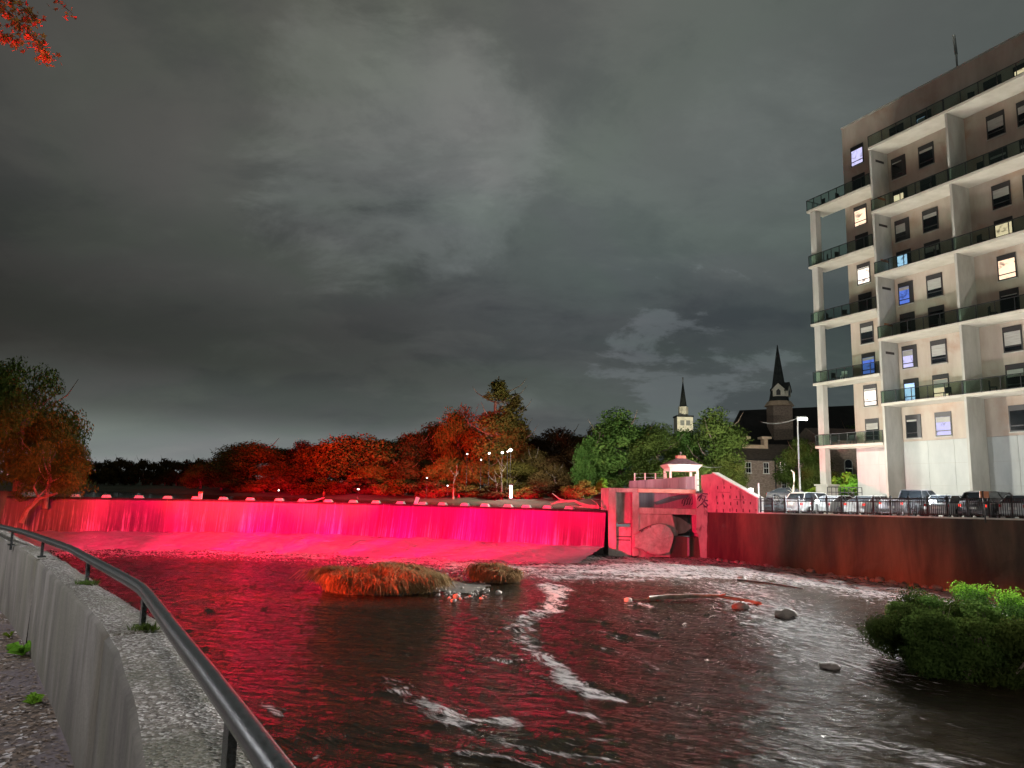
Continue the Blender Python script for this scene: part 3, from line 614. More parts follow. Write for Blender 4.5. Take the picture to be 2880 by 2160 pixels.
# ------------------------------------------------------------------ right river wall with kerb, fence
rw = thing('river_wall', 'tall dark stained concrete river wall below the car park fence', 'river wall', (19.25, 57, 0), WANG)
seg = [-7, -1, 5, 11, 17, 24, 31, 40, 55]
def lw(u, v, z): return (u, v, z)     # local: x along wall, y inland
rgw = random.Random(4)
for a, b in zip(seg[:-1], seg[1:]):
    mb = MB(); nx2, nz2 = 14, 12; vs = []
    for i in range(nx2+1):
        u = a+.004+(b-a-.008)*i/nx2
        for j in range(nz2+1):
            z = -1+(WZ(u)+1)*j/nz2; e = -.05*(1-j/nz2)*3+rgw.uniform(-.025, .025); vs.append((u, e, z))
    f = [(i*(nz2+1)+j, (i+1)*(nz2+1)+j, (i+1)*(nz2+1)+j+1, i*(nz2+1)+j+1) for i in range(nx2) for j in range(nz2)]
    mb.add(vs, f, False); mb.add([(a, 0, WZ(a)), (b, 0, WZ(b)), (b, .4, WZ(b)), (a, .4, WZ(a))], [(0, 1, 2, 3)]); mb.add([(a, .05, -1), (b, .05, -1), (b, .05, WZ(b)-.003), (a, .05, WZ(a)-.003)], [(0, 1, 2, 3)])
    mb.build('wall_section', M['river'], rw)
mb = MB()
for a, b in zip(seg[1:-1], seg[2:]):
    a_2 = max(a, .05); mb.add([(a_2, -.05, WZ(a_2)), (b, -.05, WZ(b)), (b, .3, WZ(b)), (a_2, .3, WZ(a_2)), (a_2, -.05, WZ(a_2)+.09), (b, -.05, WZ(b)+.09), (b, .3, WZ(b)+.09), (a_2, .3, WZ(a_2)+.09)], [(0, 1, 5, 4), (1, 2, 6, 5), (2, 3, 7, 6), (4, 5, 6, 7), (3, 0, 4, 7)])
mb.build('kerb', M['cap'], rw)
# fence
fence = thing('metal_fence', 'black metal picket fence on the kerb in front of the parked cars', 'fence', (19.25, 57, 0), WANG)
fpm = MB().box(-.05, .05, -.045, .045, 0, 1.2).cone((0, 0), .075, .02, 1.2, 1.27, 4, R(45)).mesh('fence_post', M['black'])
pkm = MB().box(-.017, .017, -.012, .012, .09, 1.08).mesh('picket', M['black'])
cellw = 1.215; npan = 27
for k in range(npan+1):
    u = .12+k*cellw; z = WZ(u)+.09; link('fence_post', fpm, fence, (u, .1, z))
    if k == npan: break
    uc = u+cellw/2; zc = WZ(uc)+.09
    for h in (1.04, .84, .09):
        MB().box(-cellw/2+.03, cellw/2-.03, -.024, .024, h, h+.06, Matrix.Rotation(-math.atan(.0167), 4, 'Y')).build('rail', M['black'], fence, (uc, .1, zc))
    for j in range(1, 10):
        uu = u+j*cellw/10; link('picket', pkm, fence, (uu, .1, WZ(uu)+.09))
# ------------------------------------------------------------------ headworks
HD = 62.0
hw = thing('headworks', 'red lit concrete sluice headworks with openings at the right end of the weir', 'sluice house', (8.4, HD, 0)); h0 = Vector((8.4, HD, 0))
def HP(a, b, Y=HD): px, py = Z3(a, b); p_ = at(px, py, Y); return p_.x-h0.x, p_.z
def hbox(name, a0, b0, a1, b1, y0, y1, mat, parent=hw, bev=.02, Y=HD):
    x0, z1 = HP(a0, b0, Y); x1, z0 = HP(a1, b1, Y); x1b, _ = HP(a1, b0, Y)
    return MB().box(x0, x1b, y0, y1, z0, z1).build(name, M[mat], parent, bev=bev)
def hprism(name, pts, y0, y1, mat, parent=hw, bev=.02):
    return MB().prism([HP(a, b) for a, b in pts], y0, y1).build(name, M[mat], parent, bev=bev)
hprism('pier', [(262, 566), (342, 568), (345, 1300), (262, 1300)], 0, 5, 'head')
hprism('pier', [(510, 606), (580, 606), (580, 1262), (520, 1270), (510, 1262)], .003, 1.1, 'head')
hprism('top_beam', [(262, 560), (1168, 575), (1168, 625), (880, 614), (345, 606), (345, 600), (262, 600)], -.06, 5, 'head')
hprism('top_beam_face', [(570, 572), (1165, 580), (1165, 622), (570, 606)], -.14, -.065, 'stonelt')
hprism('gate_back', [(345, 606), (510, 606), (510, 935), (345, 925)], .75, .95, 'head')
hprism('gate_sill', [(340, 965), (505, 970), (505, 1300), (345, 1300)], .25, .9, 'rubble', bev=0)
hprism('back_wall', [(560, 600), (1330, 600), (1330, 790), (560, 780)], 1.3, 1.5, 'headdark')
hprism('lower_beam', [(580, 765), (1168, 780), (1172, 842), (925, 836), (580, 830)], -.02, 3.3, 'head')
hprism('wall_block', [(580, 832), (930, 838), (940, 900), (960, 985), (985, 1010), (985, 1060), (930, 1060), (905, 1280), (580, 1280)], .12, 3, 'head')
hprism('dark_back', [(920, 835), (1190, 840), (1190, 1080), (920, 1080)], 2.8, 3.0, 'crestc')
hprism('slab', [(938, 850), (1060, 880), (1180, 960), (1180, 985), (1110, 1040), (1000, 1060)], 1.7, 1.9, 'head')
hprism('outlet_block', [(915, 1068), (940, 1058), (1085, 1072), (1090, 1290), (905, 1290)], -.1, 1.4, 'river')
hprism('outlet_block', [(1100, 1080), (1205, 1070), (1215, 1300), (1100, 1290)], .1, 1.4, 'river')
hprism('pier', [(1175, 625), (1320, 612), (1312, 1090), (1315, 1310), (1225, 1310), (1195, 1040), (1175, 1030)], -.004, 3.2, 'wing')
mb = MB(); x0, z0 = HP(1083, 1075); x1, z1 = HP(1090, 1265); mb.box(x0-.06, x0+.09, -.22, -.12, z1, z0); mb.build('trickle', M['foam'], hw)
# broken boulder of concrete leaning against the front
rg = random.Random(8)
bl_ = MB(); poly = [HP(a, b) for a, b in [(522, 1175), (522, 1050), (575, 1020), (640, 985), (705, 950), (790, 925), (850, 945), (900, 975), (932, 1060), (918, 1130), (900, 1190), (880, 1235), (780, 1258), (690, 1245), (610, 1200)]]
cxp = sum(p_[0] for p_ in poly)/len(poly); czp = sum(p_[1] for p_ in poly)/len(poly)
rings = [];
for (sc_, yy) in ((1, .1), (1.0, -.22), (.97, -.34), (.72, -.42), (.3, -.45)):
    rings += [(cxp+(px-cxp)*sc_*rg.uniform(.98, 1.02), yy+rg.uniform(-.05, .05), czp+(pz-czp)*sc_*rg.uniform(.98, 1.02)) for px, pz in poly]
k = len(poly); rings.append((cxp, -.46, czp))
bl_.add(rings, [(r_*k+i, r_*k+(i+1) % k, (r_+1)*k+(i+1) % k, (r_+1)*k+i) for r_ in range(4) for i in range(k)]+[(4*k+i, 4*k+(i+1) % k, 5*k) for i in range(k)], False)
o = bl_.build('broken_slab', M['rubble'], hw, bev=0)
mb = MB()
for a, b in [(612, 1002), (652, 992), (692, 962), (600, 1010), (660, 984)]:
    x_, z_ = HP(a, b); mb.box(x_-.06, x_+.05, -.36, .13, z_-.07, z_+.06, None)
mb.build('crack_holes', M['crestc'], hw)
mb = MB(); mb.tube([Vector((HP(a, b)[0], .10, HP(a, b)[1])) for a, b in [(560, 1018), (620, 990), (690, 955), (760, 938), (830, 940), (905, 1000)]], .03, 5); mb.build('crack', M['crestc'], hw)
mb = MB()
for a, b, c_, d_ in [(350, 1060, 500, 1075), (350, 1095, 490, 1110), (360, 925, 500, 940)]:
    x0, z1 = HP(a, b); x1, z0 = HP(c_, d_); mb.box(x0, x1, .12, .22, z0, z1)
mb.build('rusty_bars', M['crestc'], hw)
# graffiti strokes on the back wall
def strokes(name, L_, r, mat, yy):
    mb = MB()
    for pl in L_: mb.tube([Vector((HP(a, b)[0], yy, HP(a, b)[1])) for a, b in pl], r, 5)
    mb.build(name, M[mat], hw)
rg = random.Random(5)
hprism('graffiti_band', [(760, 715), (830, 690), (920, 655), (1040, 635), (1130, 635), (1130, 660), (1000, 690), (900, 720), (790, 740)], 1.26, 1.296, 'paintt', bev=0)
L1 = [[(1060+i*28+rg.uniform(-6, 6), 735-rg.uniform(0, 10)), (1065+i*28, 690+rg.uniform(-12, 12)), (1085+i*28, 660+rg.uniform(-12, 12)), (1095+i*28, 700+rg.uniform(-10, 10)), (1080+i*28, 745+rg.uniform(-8, 8))] for i in range(9)]
L1 = [[(a, b) for a, b in pl if a < 1325] for pl in L1]; L1 = [pl for pl in L1 if len(pl) > 1]
strokes('graffiti', L1, .04, 'paintg', 1.28)
# strokes that wrap on to the pier and wing wall
L2 = [[(1200, 700), (1230, 640), (1270, 650), (1250, 700), (1290, 740)], [(1215, 740), (1260, 690), (1300, 700), (1310, 660)], [(1190, 660), (1240, 620), (1290, 625), (1300, 640)], [(1250, 760), (1310, 740), (1340, 720)]]
strokes('graffiti', L2, .05, 'paintp', -.03)
strokes('graffiti', [[(1180, 770), (1230, 720), (1280, 770)], [(1270, 690), (1320, 690), (1335, 760)], [(1180, 680), (1215, 650), (1245, 690)]], .03, 'paintg', -.03)
# upper plywood screen on the deck, each board its own
sx = [475, 560, 645, 730, 815, 900, 985, 1075, 1163]
for a, b in zip(sx[:-1], sx[1:]):
    ta = 490-(a-475)*.075; tb = 490-(b-475)*.075
    MB().prism([HP(a+2, ta, 65), HP(b-1, tb, 65), HP(b-1, 600, 65), HP(a+2, 600, 65)], 3, 3.12+rg.uniform(0, .03)).build('panel', M['headdark'], hw)
# wing wall with its sloping white coping
ww = thing('wing_wall', 'sloping red lit concrete wing wall with a white coping above the river wall', 'wing wall', (19.25, 57, 0), WANG)
def WP(px, py):     # pixel onto the wall plane
    d = ray(px, py); n_ = Vector((-.887, -.462, 0)); o_ = Vector((19.25, 57, 0)); c_ = Vector((0, 0, H)); t2 = (o_-c_).dot(n_)/d.dot(n_); q_ = c_+d*t2
    return (q_-o_).dot(Vector((.462, -.887, 0))), q_.z
pl = [WP(*Z3(1220, 430)), WP(*Z3(1345, 410)), WP(*Z3(1806, 668)), WP(*Z3(1806, 822))]
u0 = pl[0][0]; top = [(u0, pl[0][1]), (pl[1][0], pl[1][1]), (pl[2][0], pl[2][1]), (pl[2][0], WZ(pl[2][0])), (u0, WZ(u0))]
MB().prism(top, .004, .55).build('wall_section', M['wing'], ww, bev=.02)
d0 = (pl[2][0]-pl[1][0], pl[2][1]-pl[1][1]); ln_ = math.hypot(*d0); nn2 = (-d0[1]/ln_*.09, d0[0]/ln_*.09)
a, b = pl[1], (pl[2][0]+.12, pl[2][1]-.06)
MB().prism([a, b, (b[0]+nn2[0], b[1]+nn2[1]), (a[0]+nn2[0], a[1]+nn2[1])], -.06, .6).build('coping', M['cap'], ww)
MB().box(pl[2][0]-.06, pl[2][0]+.07, -.03, .58, WZ(0)-.02, pl[2][1]-.05).build('end_coping', M['cap'], ww)
mb = MB()
for r_ in range(4):
    for k in range(7):
        u, z = WP(*Z3(1395+k*68-(r_ % 2)*8, [560, 655, 715, 790][r_]+random.uniform(-8, 8)))
        zt_ = top[1][1]+(u-top[1][0])*d0[1]/d0[0]
        if z < zt_-.25 and z > WZ(u)+.1: mb.box(u-.05, u+.05, -.012, .03, z-random.uniform(.08, .2), z+.09)
mb.build('tie_holes', M['crestc'], ww)
mb = MB(); 
for a, b in (((1395, 605), (1520, 600)), ((1560, 683), (1690, 686)), ((1225, 735), (1310, 740))):
    p0 = WP(*Z3(*a)); p1 = WP(*Z3(*b)); mb.box(p0[0], p1[0], -.008, .02, p0[1]-.015, p0[1]+.015)
mb.build('joint', M['crestc'], ww)
# deck behind headworks
sheet('headworks_deck', [(8.5, 63, 5.55), (16.5, 63, 5.55), (22, 76.2, 4.6), (8.5, 76.2, 4.6)], M['lawn'])
# rails near the gate on the deck
t_ = thing('deck_railing', 'thin black railing between the gazebo and the wing wall', 'railing', (0, 0, 0))
q0 = at(*Z3(1172, 600), 63.5); q1 = at(*Z3(1225, 600), 63.5)
for zz_ in (0, .75, 1.2): MB().tube([q0+Vector((0, 0, zz_-.2)), q1+Vector((0, 0, zz_-.2))], .03, 6).build('rail', M['black'], t_)
MB().box(q0.x-.08, q0.x+.06, 63.4, 63.55, q0.z-.6, q0.z+1.5).build('post', M['white'], t_)
t_ = thing('guard_railing', 'thin pale wire railing left of the gazebo behind the deck screen', 'railing', (0, 0, 0))
q0 = at(*Z3(535, 470), 68); q1 = at(*Z3(860, 440), 68)
for zz_ in (-.0, -.35): MB().tube([q0+Vector((0, 0, .5+zz_)), q1+Vector((0, 0, .25+zz_))], .02, 5).build('rail', M['pole'], t_)
for f_ in (0, .33, .66, 1): q_ = q0.lerp(q1, f_); MB().box(q_.x-.05, q_.x+.05, 67.95, 68.05, q_.z-1.4, q_.z+.55-.25*f_).build('post', M['white'], t_)
# ------------------------------------------------------------------ gazebo
GY = 67.5
g0 = at(*Z3(1015, 600), GY); gz = thing('gazebo', 'small white gazebo with a hipped roof and a bright lamp under its eave', 'gazebo', (g0.x, GY, 0))
def GZ(b): return at(*Z3(1015, b), GY).z
hwid = (at(*Z3(1195, 330), GY).x-at(*Z3(838, 330), GY).x)/2; zb, zt2 = 4.6, GZ(385)
for sx_ in (-1, 1):
    for sy_ in (-1, 1):
        x_ = sx_*(hwid-.36); MB().box(x_-.09, x_+.09, sy_*1.25-.09, sy_*1.25+.09, zb, zt2).build('post', M['white'], gz)
for sy_ in (-1, 1):
    MB().box(-hwid+.3, hwid-.3, sy_*1.3-.06, sy_*1.3+.06, GZ(388), GZ(362)).build('beam', M['white'], gz)
for sx_ in (-1, 1):
    MB().box(sx_*(hwid-.36)-.06, sx_*(hwid-.36)+.06, -1.2, 1.2, GZ(388), GZ(364)).build('beam', M['white'], gz)
mb = MB(); a, b = hwid-.25, hwid; vs = [(-a, -1.45, GZ(362)+.003), (a, -1.45, GZ(362)+.003), (a, 1.45, GZ(362)+.003), (-a, 1.45, GZ(362)+.003), (-b, -1.7, GZ(325)), (b, -1.7, GZ(325)), (b, 1.7, GZ(325)), (-b, 1.7, GZ(325))]
mb.add(vs, [(3, 2, 1, 0), (4, 5, 6, 7), (0, 1, 5, 4), (1, 2, 6, 5), (2, 3, 7, 6), (3, 0, 4, 7)]); mb.build('eave', M['white'], gz)
mb = MB(); b = hwid-.02; z0, z1, z2 = GZ(325)+.004, GZ(290), GZ(255)
rn = lambda s_, z: [(-s_*b, -s_*1.66, z), (s_*b, -s_*1.66, z), (s_*b, s_*1.66, z), (-s_*b, s_*1.66, z)]
mb.add(rn(1, z0)+rn(.62, z1)+rn(.22, z2), [(0, 1, 5, 4), (1, 2, 6, 5), (2, 3, 7, 6), (3, 0, 4, 7), (4, 5, 9, 8), (5, 6, 10, 9), (6, 7, 11, 10), (7, 4, 8, 11), (8, 9, 10, 11)]); rf = mb.build('roof', M['gaz_roof'], gz)
MB().box(-.4, .4, -.4, .4, z2-.02, GZ(228)).build('cupola', M['terracotta'], rf)
MB().tube([(0, 0, GZ(228)), (0, 0, GZ(205))], .03, 6).blob((0, 0, GZ(196)), (.09, .09, .1), 1, .05, 6).build('finial', M['pole'], rf)
MB().box(-.2, .2, -1.66, -1.47, GZ(372), GZ(345)).build('lamp', M['lampw'], gz)
def lamp(x, y, z, W_, col=(1, .97, .88), r=.2, parent=None):
    l = bpy.data.lights.new('lamp', 'POINT'); l.energy = W_; l.color = col; l.shadow_soft_size = r
    o = bpy.data.objects.new('lamp_light', l); COL.objects.link(o)
    if parent: o.parent = parent
    o.location = (x, y, z); return o
lamp(0, -1.85, GZ(362), 6000, parent=gz); lamp(0, 1.9, GZ(362), 9000, (.95, 1, .86), parent=gz)
# ------------------------------------------------------------------ apartment block
O = Vector((32.79, 64.0, 0)); BANG = math.atan2(-.909, .416)
ap = thing('apartment_block', 'tall pale concrete apartment block with balconies beside the car park', 'apartment building', O, BANG)
XL, XR, D, ZT, ZG = -4.75, 23, 2.2, 42.2, 4.0
MB().box(XL, XR, D, D+14, 10.32, ZT).build('wall', M['bldwarm'], ap)
MB().box(XL+.03, XR, D+.04, D+13.9, ZG-.5, 10.31).build('core_wall', M['bld'], ap)
MB().box(XL-.06, XR+.06, D-.06, D+14.1, ZT+.003, ZT+.18).build('roof_coping', M['bld'], ap)
def pan(x0, x1, z0, z1):
    return MB().box(x0+.012, x1-.012, D-.005, D+.035, z0+.012, z1-.012)
for (a, b) in ((XL, -.02), (.22, 7.2), (7.62, 14.6), (14.95, 22)):
    k = max(1, round((b-a)/2.4)); w_ = (b-a)/k
    for i in range(k):
        for z0, z1 in ((ZG-.4, 6.45), (6.45, 8.35), (8.35, 10.3)): pan(a+i*w_, a+(i+1)*w_, z0, z1).build('panel', M['panel'], ap)
for xf in (0, 7.4, 14.8, 22.2):
    MB().box(xf, xf+.22, 0, D-.01, ZG-.4, 37.4 if xf else 37.38).build('fin', M['panel' if False else 'bld'], ap, bev=.02)
# column and plinth
MB().box(-7.22, -6.52, .05, .75, 6.5, 33.8).build('column', M['bld'], ap, bev=.03)
pl_ = MB().box(-7.45, -6.05, -.3, 1.1, ZG-.4, 6.35).build('plinth', M['bld'], ap, bev=.03); MB().box(-7.55, -5.95, -.4, 1.2, 6.353, 6.52).build('plinth_cap', M['bld'], pl_, bev=.02)
# balconies
railpm = MB().box(-.025, .025, -.025, .025, 0, 1.06).mesh('rail_post', M['black'])
def balcony(x0, x1, zb_, first=False):
    mb = MB().box(x0, x1, -.12, D-.006, zb_, zb_+.22)
    s_ = mb.build('balcony', M['soffit'], ap, bev=.01)
    n_ = max(2, round((x1-x0)/.93)) if x0 < -5 else 5; w_ = (x1-x0)/n_
    MB().box(x0, x1, -.09, -.03, zb_+1.27, zb_+1.33).build('top_rail', M['black'], s_)
    MB().box(x0, x1, -.08, -.04, zb_+.25, zb_+.29).build('bottom_rail', M['black'], s_)
    gp = MB().box(.03, w_-.03, -.066, -.054, zb_+.30, zb_+1.26).mesh('glass_panel', M['balglass'])
    for k in range(n_+1): link('rail_post', railpm, s_, (x0+k*w_+(.03 if k == 0 else -.03 if k == n_ else 0), -.06, zb_+.222))
    for k in range(n_): link('glass_panel', gp, s_, (x0+k*w_, 0, 0))
    if x0 < -5:
        MB().box(x0+.03, x0+.07, -.03, D-.1, zb_+1.27, zb_+1.33).build('side_rail', M['black'], s_)
        for q_ in (.7, 1.4, 2.05): link('rail_post', railpm, s_, (x0+.05, q_, zb_+.222))
for zb_ in (9.95, 16.1, 22.05, 27.97, 33.85): balcony(-7.5, -.012, zb_)
for zb_ in (13.37, 19.22, 25.2, 31.18, 37.42):
    for a, b in ((-.3 if False else -.01, 7.39), (7.41, 14.79), (14.81, 22.2)): balcony(a if a > 0 else -.01, b, zb_)
# vents in fins
vm = MB().box(-.012, .012, -.55, .55, -.11, .11).mesh('vent', M['orange']); vm2 = MB().box(-.012, .012, -.55, .55, -.11, .11).mesh('vent', M['frame'])
for xf, dz in ((0, 0), (7.4, 0), (14.8, 0)):
    for zb_ in (19.22, 25.2, 31.18, 37.42):
        link('vent', vm2 if (xf == 0) else vm, ap, (xf-.008, .85, zb_-1.0))
        if xf: link('vent', vm, ap, (xf-.008, .85, zb_-3.9))
    if not xf: pass
for zb_ in (19.22, 25.2, 31.18, 37.42): link('vent', vm2, ap, (.23, 1.1, zb_-1.0))
for zb_ in (19.22, 25.2, 31.18): link('vent', vm, ap, (.23, 1.1, zb_+1.6))
# windows: frame > pane, blind, sash
WW = 1.45
def window(x0, zt_, kind, blind=.0, hgt=2.05, style=0):
    z0 = zt_-hgt; y = D-.02
    fr = MB()
    e = .09; tr = .42    # frame with deep header
    fr.box(x0, x0+WW, y-.05, y+.05, z0, z0+.10).box(x0, x0+WW, y-.05, y+.05, zt_-tr, zt_).box(x0, x0+e, y-.05, y+.05, z0+.10, zt_-tr).box(x0+WW-(e if style == 0 else .38), x0+WW, y-.05, y+.05, z0+.10, zt_-tr)
    w_ = fr.build('window', M['frame'], ap)
    xr = x0+WW-(e if style == 0 else .38)
    MB().box(x0+e, xr, y-.028, y-.006, z0+.10, zt_-tr).build('pane', M[kind], w_)
    MB().box(x0+e, xr, y-.045, y-.031, z0+.42, z0+.50).build('sash', M['frame'], w_)
    if blind: MB().box(x0+e+.02, xr-.02, y-.040, y-.030, zt_-tr-blind, zt_-tr-.02).build('blind', M['blind'], w_)
    MB().box(x0-.06, x0+WW+.06, y-.10, y-.052, z0-.09, z0-.005).build('sill', M['bld'], w_)
tops = [12.64, 15.85, 18.85, 21.82, 24.68, 27.65, 30.62, 33.5, 36.68, 39.75]
lit0 = {0: ('dglass', .7), 1: ('lit_pink', .25), 2: ('lit_blue', 0), 3: ('dglass', .45), 4: ('dglass', 0), 5: ('lit_pink', .2)}
b0 = ['dglass', 'lit_pink', 'lit_blue', 'dglass', 'dglass', 'lit_pink', 'dglass', 'lit_warm', 'dglass', 'lit_vio']
b0b = [.6, .2, .25, .5, 0, .15, .0, .0, 0, .0]
b1 = ['dglass', 'lit_cyan', 'lit_vio', 'dglass', 'lit_blue', 'lit_cyan', 'dglass', 'lit_warm', 'dglass', 'dglass']
b1b = [.18, 0, .5, 0, .3, 0, .8, 0, .12, 0]
b1c = ['lit_vio', 'lit_warm', 'dglass', 'dglass', 'dglass', 'dglass', 'dglass', 'dglass', 'dglass', 'lit_cyan']
b1d = [.45, .7, .95, 0, .9, .5, .35, 0, .25, .9]
b2 = ['dglass', 'dglass', 'dglass', 'dglass', 'lit_warm', 'lit_warm' , 'dglass', 'dglass', 'dglass', 'dglass']
b2b = [.0, .6, 1.1, .1, .0, 0, .7, .2, .9, 0]
for i, zt_ in enumerate(tops):
    window(-3.7+.02*(5-i), zt_, b0[i], b0b[i]); window(.6, zt_, b1[i], b1b[i], style=1); window(3.35, zt_, b1c[i], b1d[i])
    window(9.45, zt_, b2[i], b2b[i]); window(11.85, zt_, 'dglass' if i != 9 else 'lit_warm', .3*(i % 3)); window(17, zt_, 'dglass', .5); window(19.5, zt_, 'dglass', .2)
# balcony furniture (each its own thing)
def bchair(x, y, z, label, rz=0, mat='black'):
    Mx = Matrix.Translation(O) @ Matrix.Rotation(BANG, 4, 'Z'); p_ = Mx @ Vector((x, y, z))
    t_ = thing('balcony_chair', label, 'chair', p_, BANG+rz, 'chairs on the balconies')
    MB().box(-.25, .25, -.25, .25, .40, .46).build('seat', M[mat], t_); MB().box(-.25, .25, .21, .26, .46, .95).build('backrest', M[mat], t_)
    for a in (-.22, .22):
        for b in (-.22, .22): MB().box(a-.02, a+.02, b-.02, b+.02, 0, .4).build('leg', M[mat], t_)
fl = ['lowest', 'second', 'third', 'fourth', 'top']
for k, zb_ in enumerate((9.95, 16.1, 22.05, 27.97, 33.85)):
    bchair(-4.2-.4*(k % 2), .8, zb_+.222, 'chair on the %s corner balcony above the tall column' % fl[k], .4*k, 'black' if k != 1 else 'white')
    bchair(-6.0+.3*(k % 2), .9, zb_+.222, 'chair nearest the column on the %s corner balcony' % fl[k], 1.0+.5*k)
for k, zb_ in enumerate((13.37, 19.22, 25.2, 31.18, 37.42)):
    bchair(5.4, 1.0, zb_+.222, 'chair on the %s balcony of the middle bay' % fl[k], .3+.7*k)
    bchair(9.2+.4*(k % 2), .9, zb_+.222, 'chair on the %s balcony of the right hand bay' % fl[k], 2+.4*k)
# roof antenna
Mx = Matrix.Translation(O) @ Matrix.Rotation(BANG, 4, 'Z'); p_ = at(2690, 190, 50)
d = ray(2692, 188); loc_ = None
for tt in np.linspace(45, 90, 400):
    q_ = Vector((0, 0, H))+d*tt/d.y*1.0
    if q_.z >= ZT+.18: loc_ = q_; break
an = thing('roof_antenna', 'slim antenna mast standing on the apartment roof', 'antenna', (loc_.x, loc_.y, ZT+.18))
MB().tube([(0, 0, -.0), (0, 0, 1.2)], .08, 6).build('mast', M['pole'], an); MB().tube([(0, 0, 1.2), (-.1, 0, 3.0)], .12, 6).build('whip', M['pole'], an)
# ------------------------------------------------------------------ car park lights, signs
def uv_of(px, Y):  return at(px, 1400, Y)
pl0 = at(2243, 1176, 60); pc = thing('lamp_post', 'tall car park lamp post with a lit lantern left of the tall column', 'lamp post', (pl0.x, 60, 4.0))
hh = pl0.z-4.0
MB().tube([(0, 0, 0), (0, 0, hh+.1)], [.09, .055], 8).build('pole', M['pole'], pc); MB().box(-.05, .75, -.12, .12, hh+.02, hh+.14).build('lantern', M['pole'], pc)
MB().box(.12, .76, -.15, .15, hh-.16, hh+.017).build('lens', M['lampw'], pc)
lamp(.42, 0, hh-.3, 6500, (1, .98, .86), .3, pc)
l = bpy.data.lights.new('lantern', 'SPOT'); l.energy = 240000; l.color = (1, .98, .95); l.spot_size = R(95); l.spot_blend = .7; l.shadow_soft_size = .25
lo = bpy.data.objects.new('lantern_beam', l); COL.objects.link(lo); lo.parent = pc; lo.location = (.42, -.1, hh-.45); lo.rotation_euler = Vector((-9, -22, -15)).to_track_quat('-Z', 'Y').to_euler()
LOTL = [(27.0, 50.5, 12.5), (33.5, 37.0, 12.5), (40, 22, 12.5)]
for k, (x_, y_, z_) in enumerate([(41, 32, 13.0)]):
    t_ = thing('lamp_post', 'tall car park lamp post beyond the right end of the fence', 'lamp post', (x_, y_, 4.2))
    MB().tube([(0, 0, 0), (0, 0, z_-4.2)], [.09, .055], 8).build('pole', M['pole'], t_); MB().box(-.8, .05, -.12, .12, z_-4.2, z_-4.1).build('lantern', M['pole'], t_)
    MB().box(-.72, -.12, -.1, .1, z_-4.24, z_-4.203).build('lens', M['lampw'], t_); lamp(-.4, 0, z_-4.55, 4500, (1, .98, .88), .3, t_)
def bollard(px, py, Y, label, W_, r=.14, mat='lampb', col=(.92, .96, 1)):
    q_ = at(px, py, Y); t_ = thing('bollard_light', label, 'bollard light', (q_.x, q_.y, 4.0), 0, 'low lights along the car park')
    MB().cone((0, 0), .09, .09, 0, q_.z-4.0-.12, 10).build('post', M['pole'], t_); MB().cone((0, 0), r, r, q_.z-4.0-.118, q_.z-4.0+.12, 12).build('lens', M[mat], t_)
    MB().cone((0, 0), r+.02, .05, q_.z-4.0+.123, q_.z-4.0+.2, 12).build('cap', M['black'], t_)
    lamp(0, 0, q_.z-4.0+.45, W_, col, .12, t_)
bollard(2298, 1411, 53.6, 'low bright light behind the fence by the white cars', 3500)
bollard(2619, 1413, 47.2, 'low blue white light behind the fence near the dark vehicles', 3500)
bollard(2112, 1378, 66, 'low bright light above the white coping by the stone house', 17000, .18, 'lampw', (1, .95, .85))
bollard(3010, 1420, 41, 'low light behind the fence beyond the right edge', 3500)
def wallwash(x, y, z, W_, zt_, label, size=85):
    Mx_ = Matrix.Translation(O) @ Matrix.Rotation(BANG, 4, 'Z'); p_ = Mx_ @ Vector((x, y, z)); q2 = (Mx_ @ Vector((x, 1.5, zt_)))-p_
    t_ = thing('ground_flood', label, 'flood light', p_, 0, 'floods washing the apartment block')
    MB().box(-.2, .2, -.15, .15, -.1, .06).build('housing', M['black'], t_)
    l = bpy.data.lights.new('wash', 'SPOT'); l.energy = W_; l.color = (1, .93, .76); l.spot_size = R(size); l.spot_blend = 1; l.shadow_soft_size = .3
    lo = bpy.data.objects.new('wash_beam', l); COL.objects.link(lo); lo.parent = t_; lo.location = (0, 0, .12); lo.rotation_euler = q2.to_track_quat('-Z', 'Y').to_euler()
for x_, nm in zip((-8, 2, 12, 22), ('column', 'first fin', 'second fin', 'right end')): wallwash(x_, -13.5, 4.35, 2900, 30, 'ground flood by the fence washing the apartment facade near the %s' % nm)
# signs
def board(name, label, px0, py0, px1, py1, Y, mat, cat='sign', post=True):
    a = at(px0, py1, Y); b = at(px1, py0, Y); t_ = thing(name, label, cat, (a.x, Y, 0))
    MB().box(0, b.x-a.x, -.02, .02, a.z, b.z).build('panel', M[mat], t_)
    if post: MB().box((b.x-a.x)/2-.03, (b.x-a.x)/2+.03, .022, .08, 4.0, b.z+.02).build('post', M['black'], t_)
    return t_
s_ = board('notice_board', 'rust coloured board divided by a dark post above the fence', 2756, 1382, 2780, 1400, 41.8, 'orange'); 
a = at(2767.2, 1400, 41.7); MB().box(a.x-at(2756, 1400, 41.8).x-.03, a.x-at(2756, 1400, 41.8).x+.03, -.05, -.022, a.z-.3, at(2767, 1381, 41.7).z).build('divider', M['black'], s_)
for k, (px, py, lb) in enumerate([(2487, 1397, 'small white sign low on the left part of the apartment wall'), (2664, 1397, 'small white sign low on the middle part of the apartment wall')]):
    board('wall_sign', lb, px-8, py-6, px+8, py+4, [61, 53][k], 'white')
# orange / purple white thing: plain thin poles by coping
q_ = at(2134, 1385, 59.5); t_ = thing('pole', 'short white pole at the lower end of the white coping', 'pole', (q_.x, 59.5, 3.95)); MB().tube([(0, 0, 0), (0, 0, at(2134, 1359, 59.5).z-3.95)], .06, 6).build('shaft', M['white'], t_)
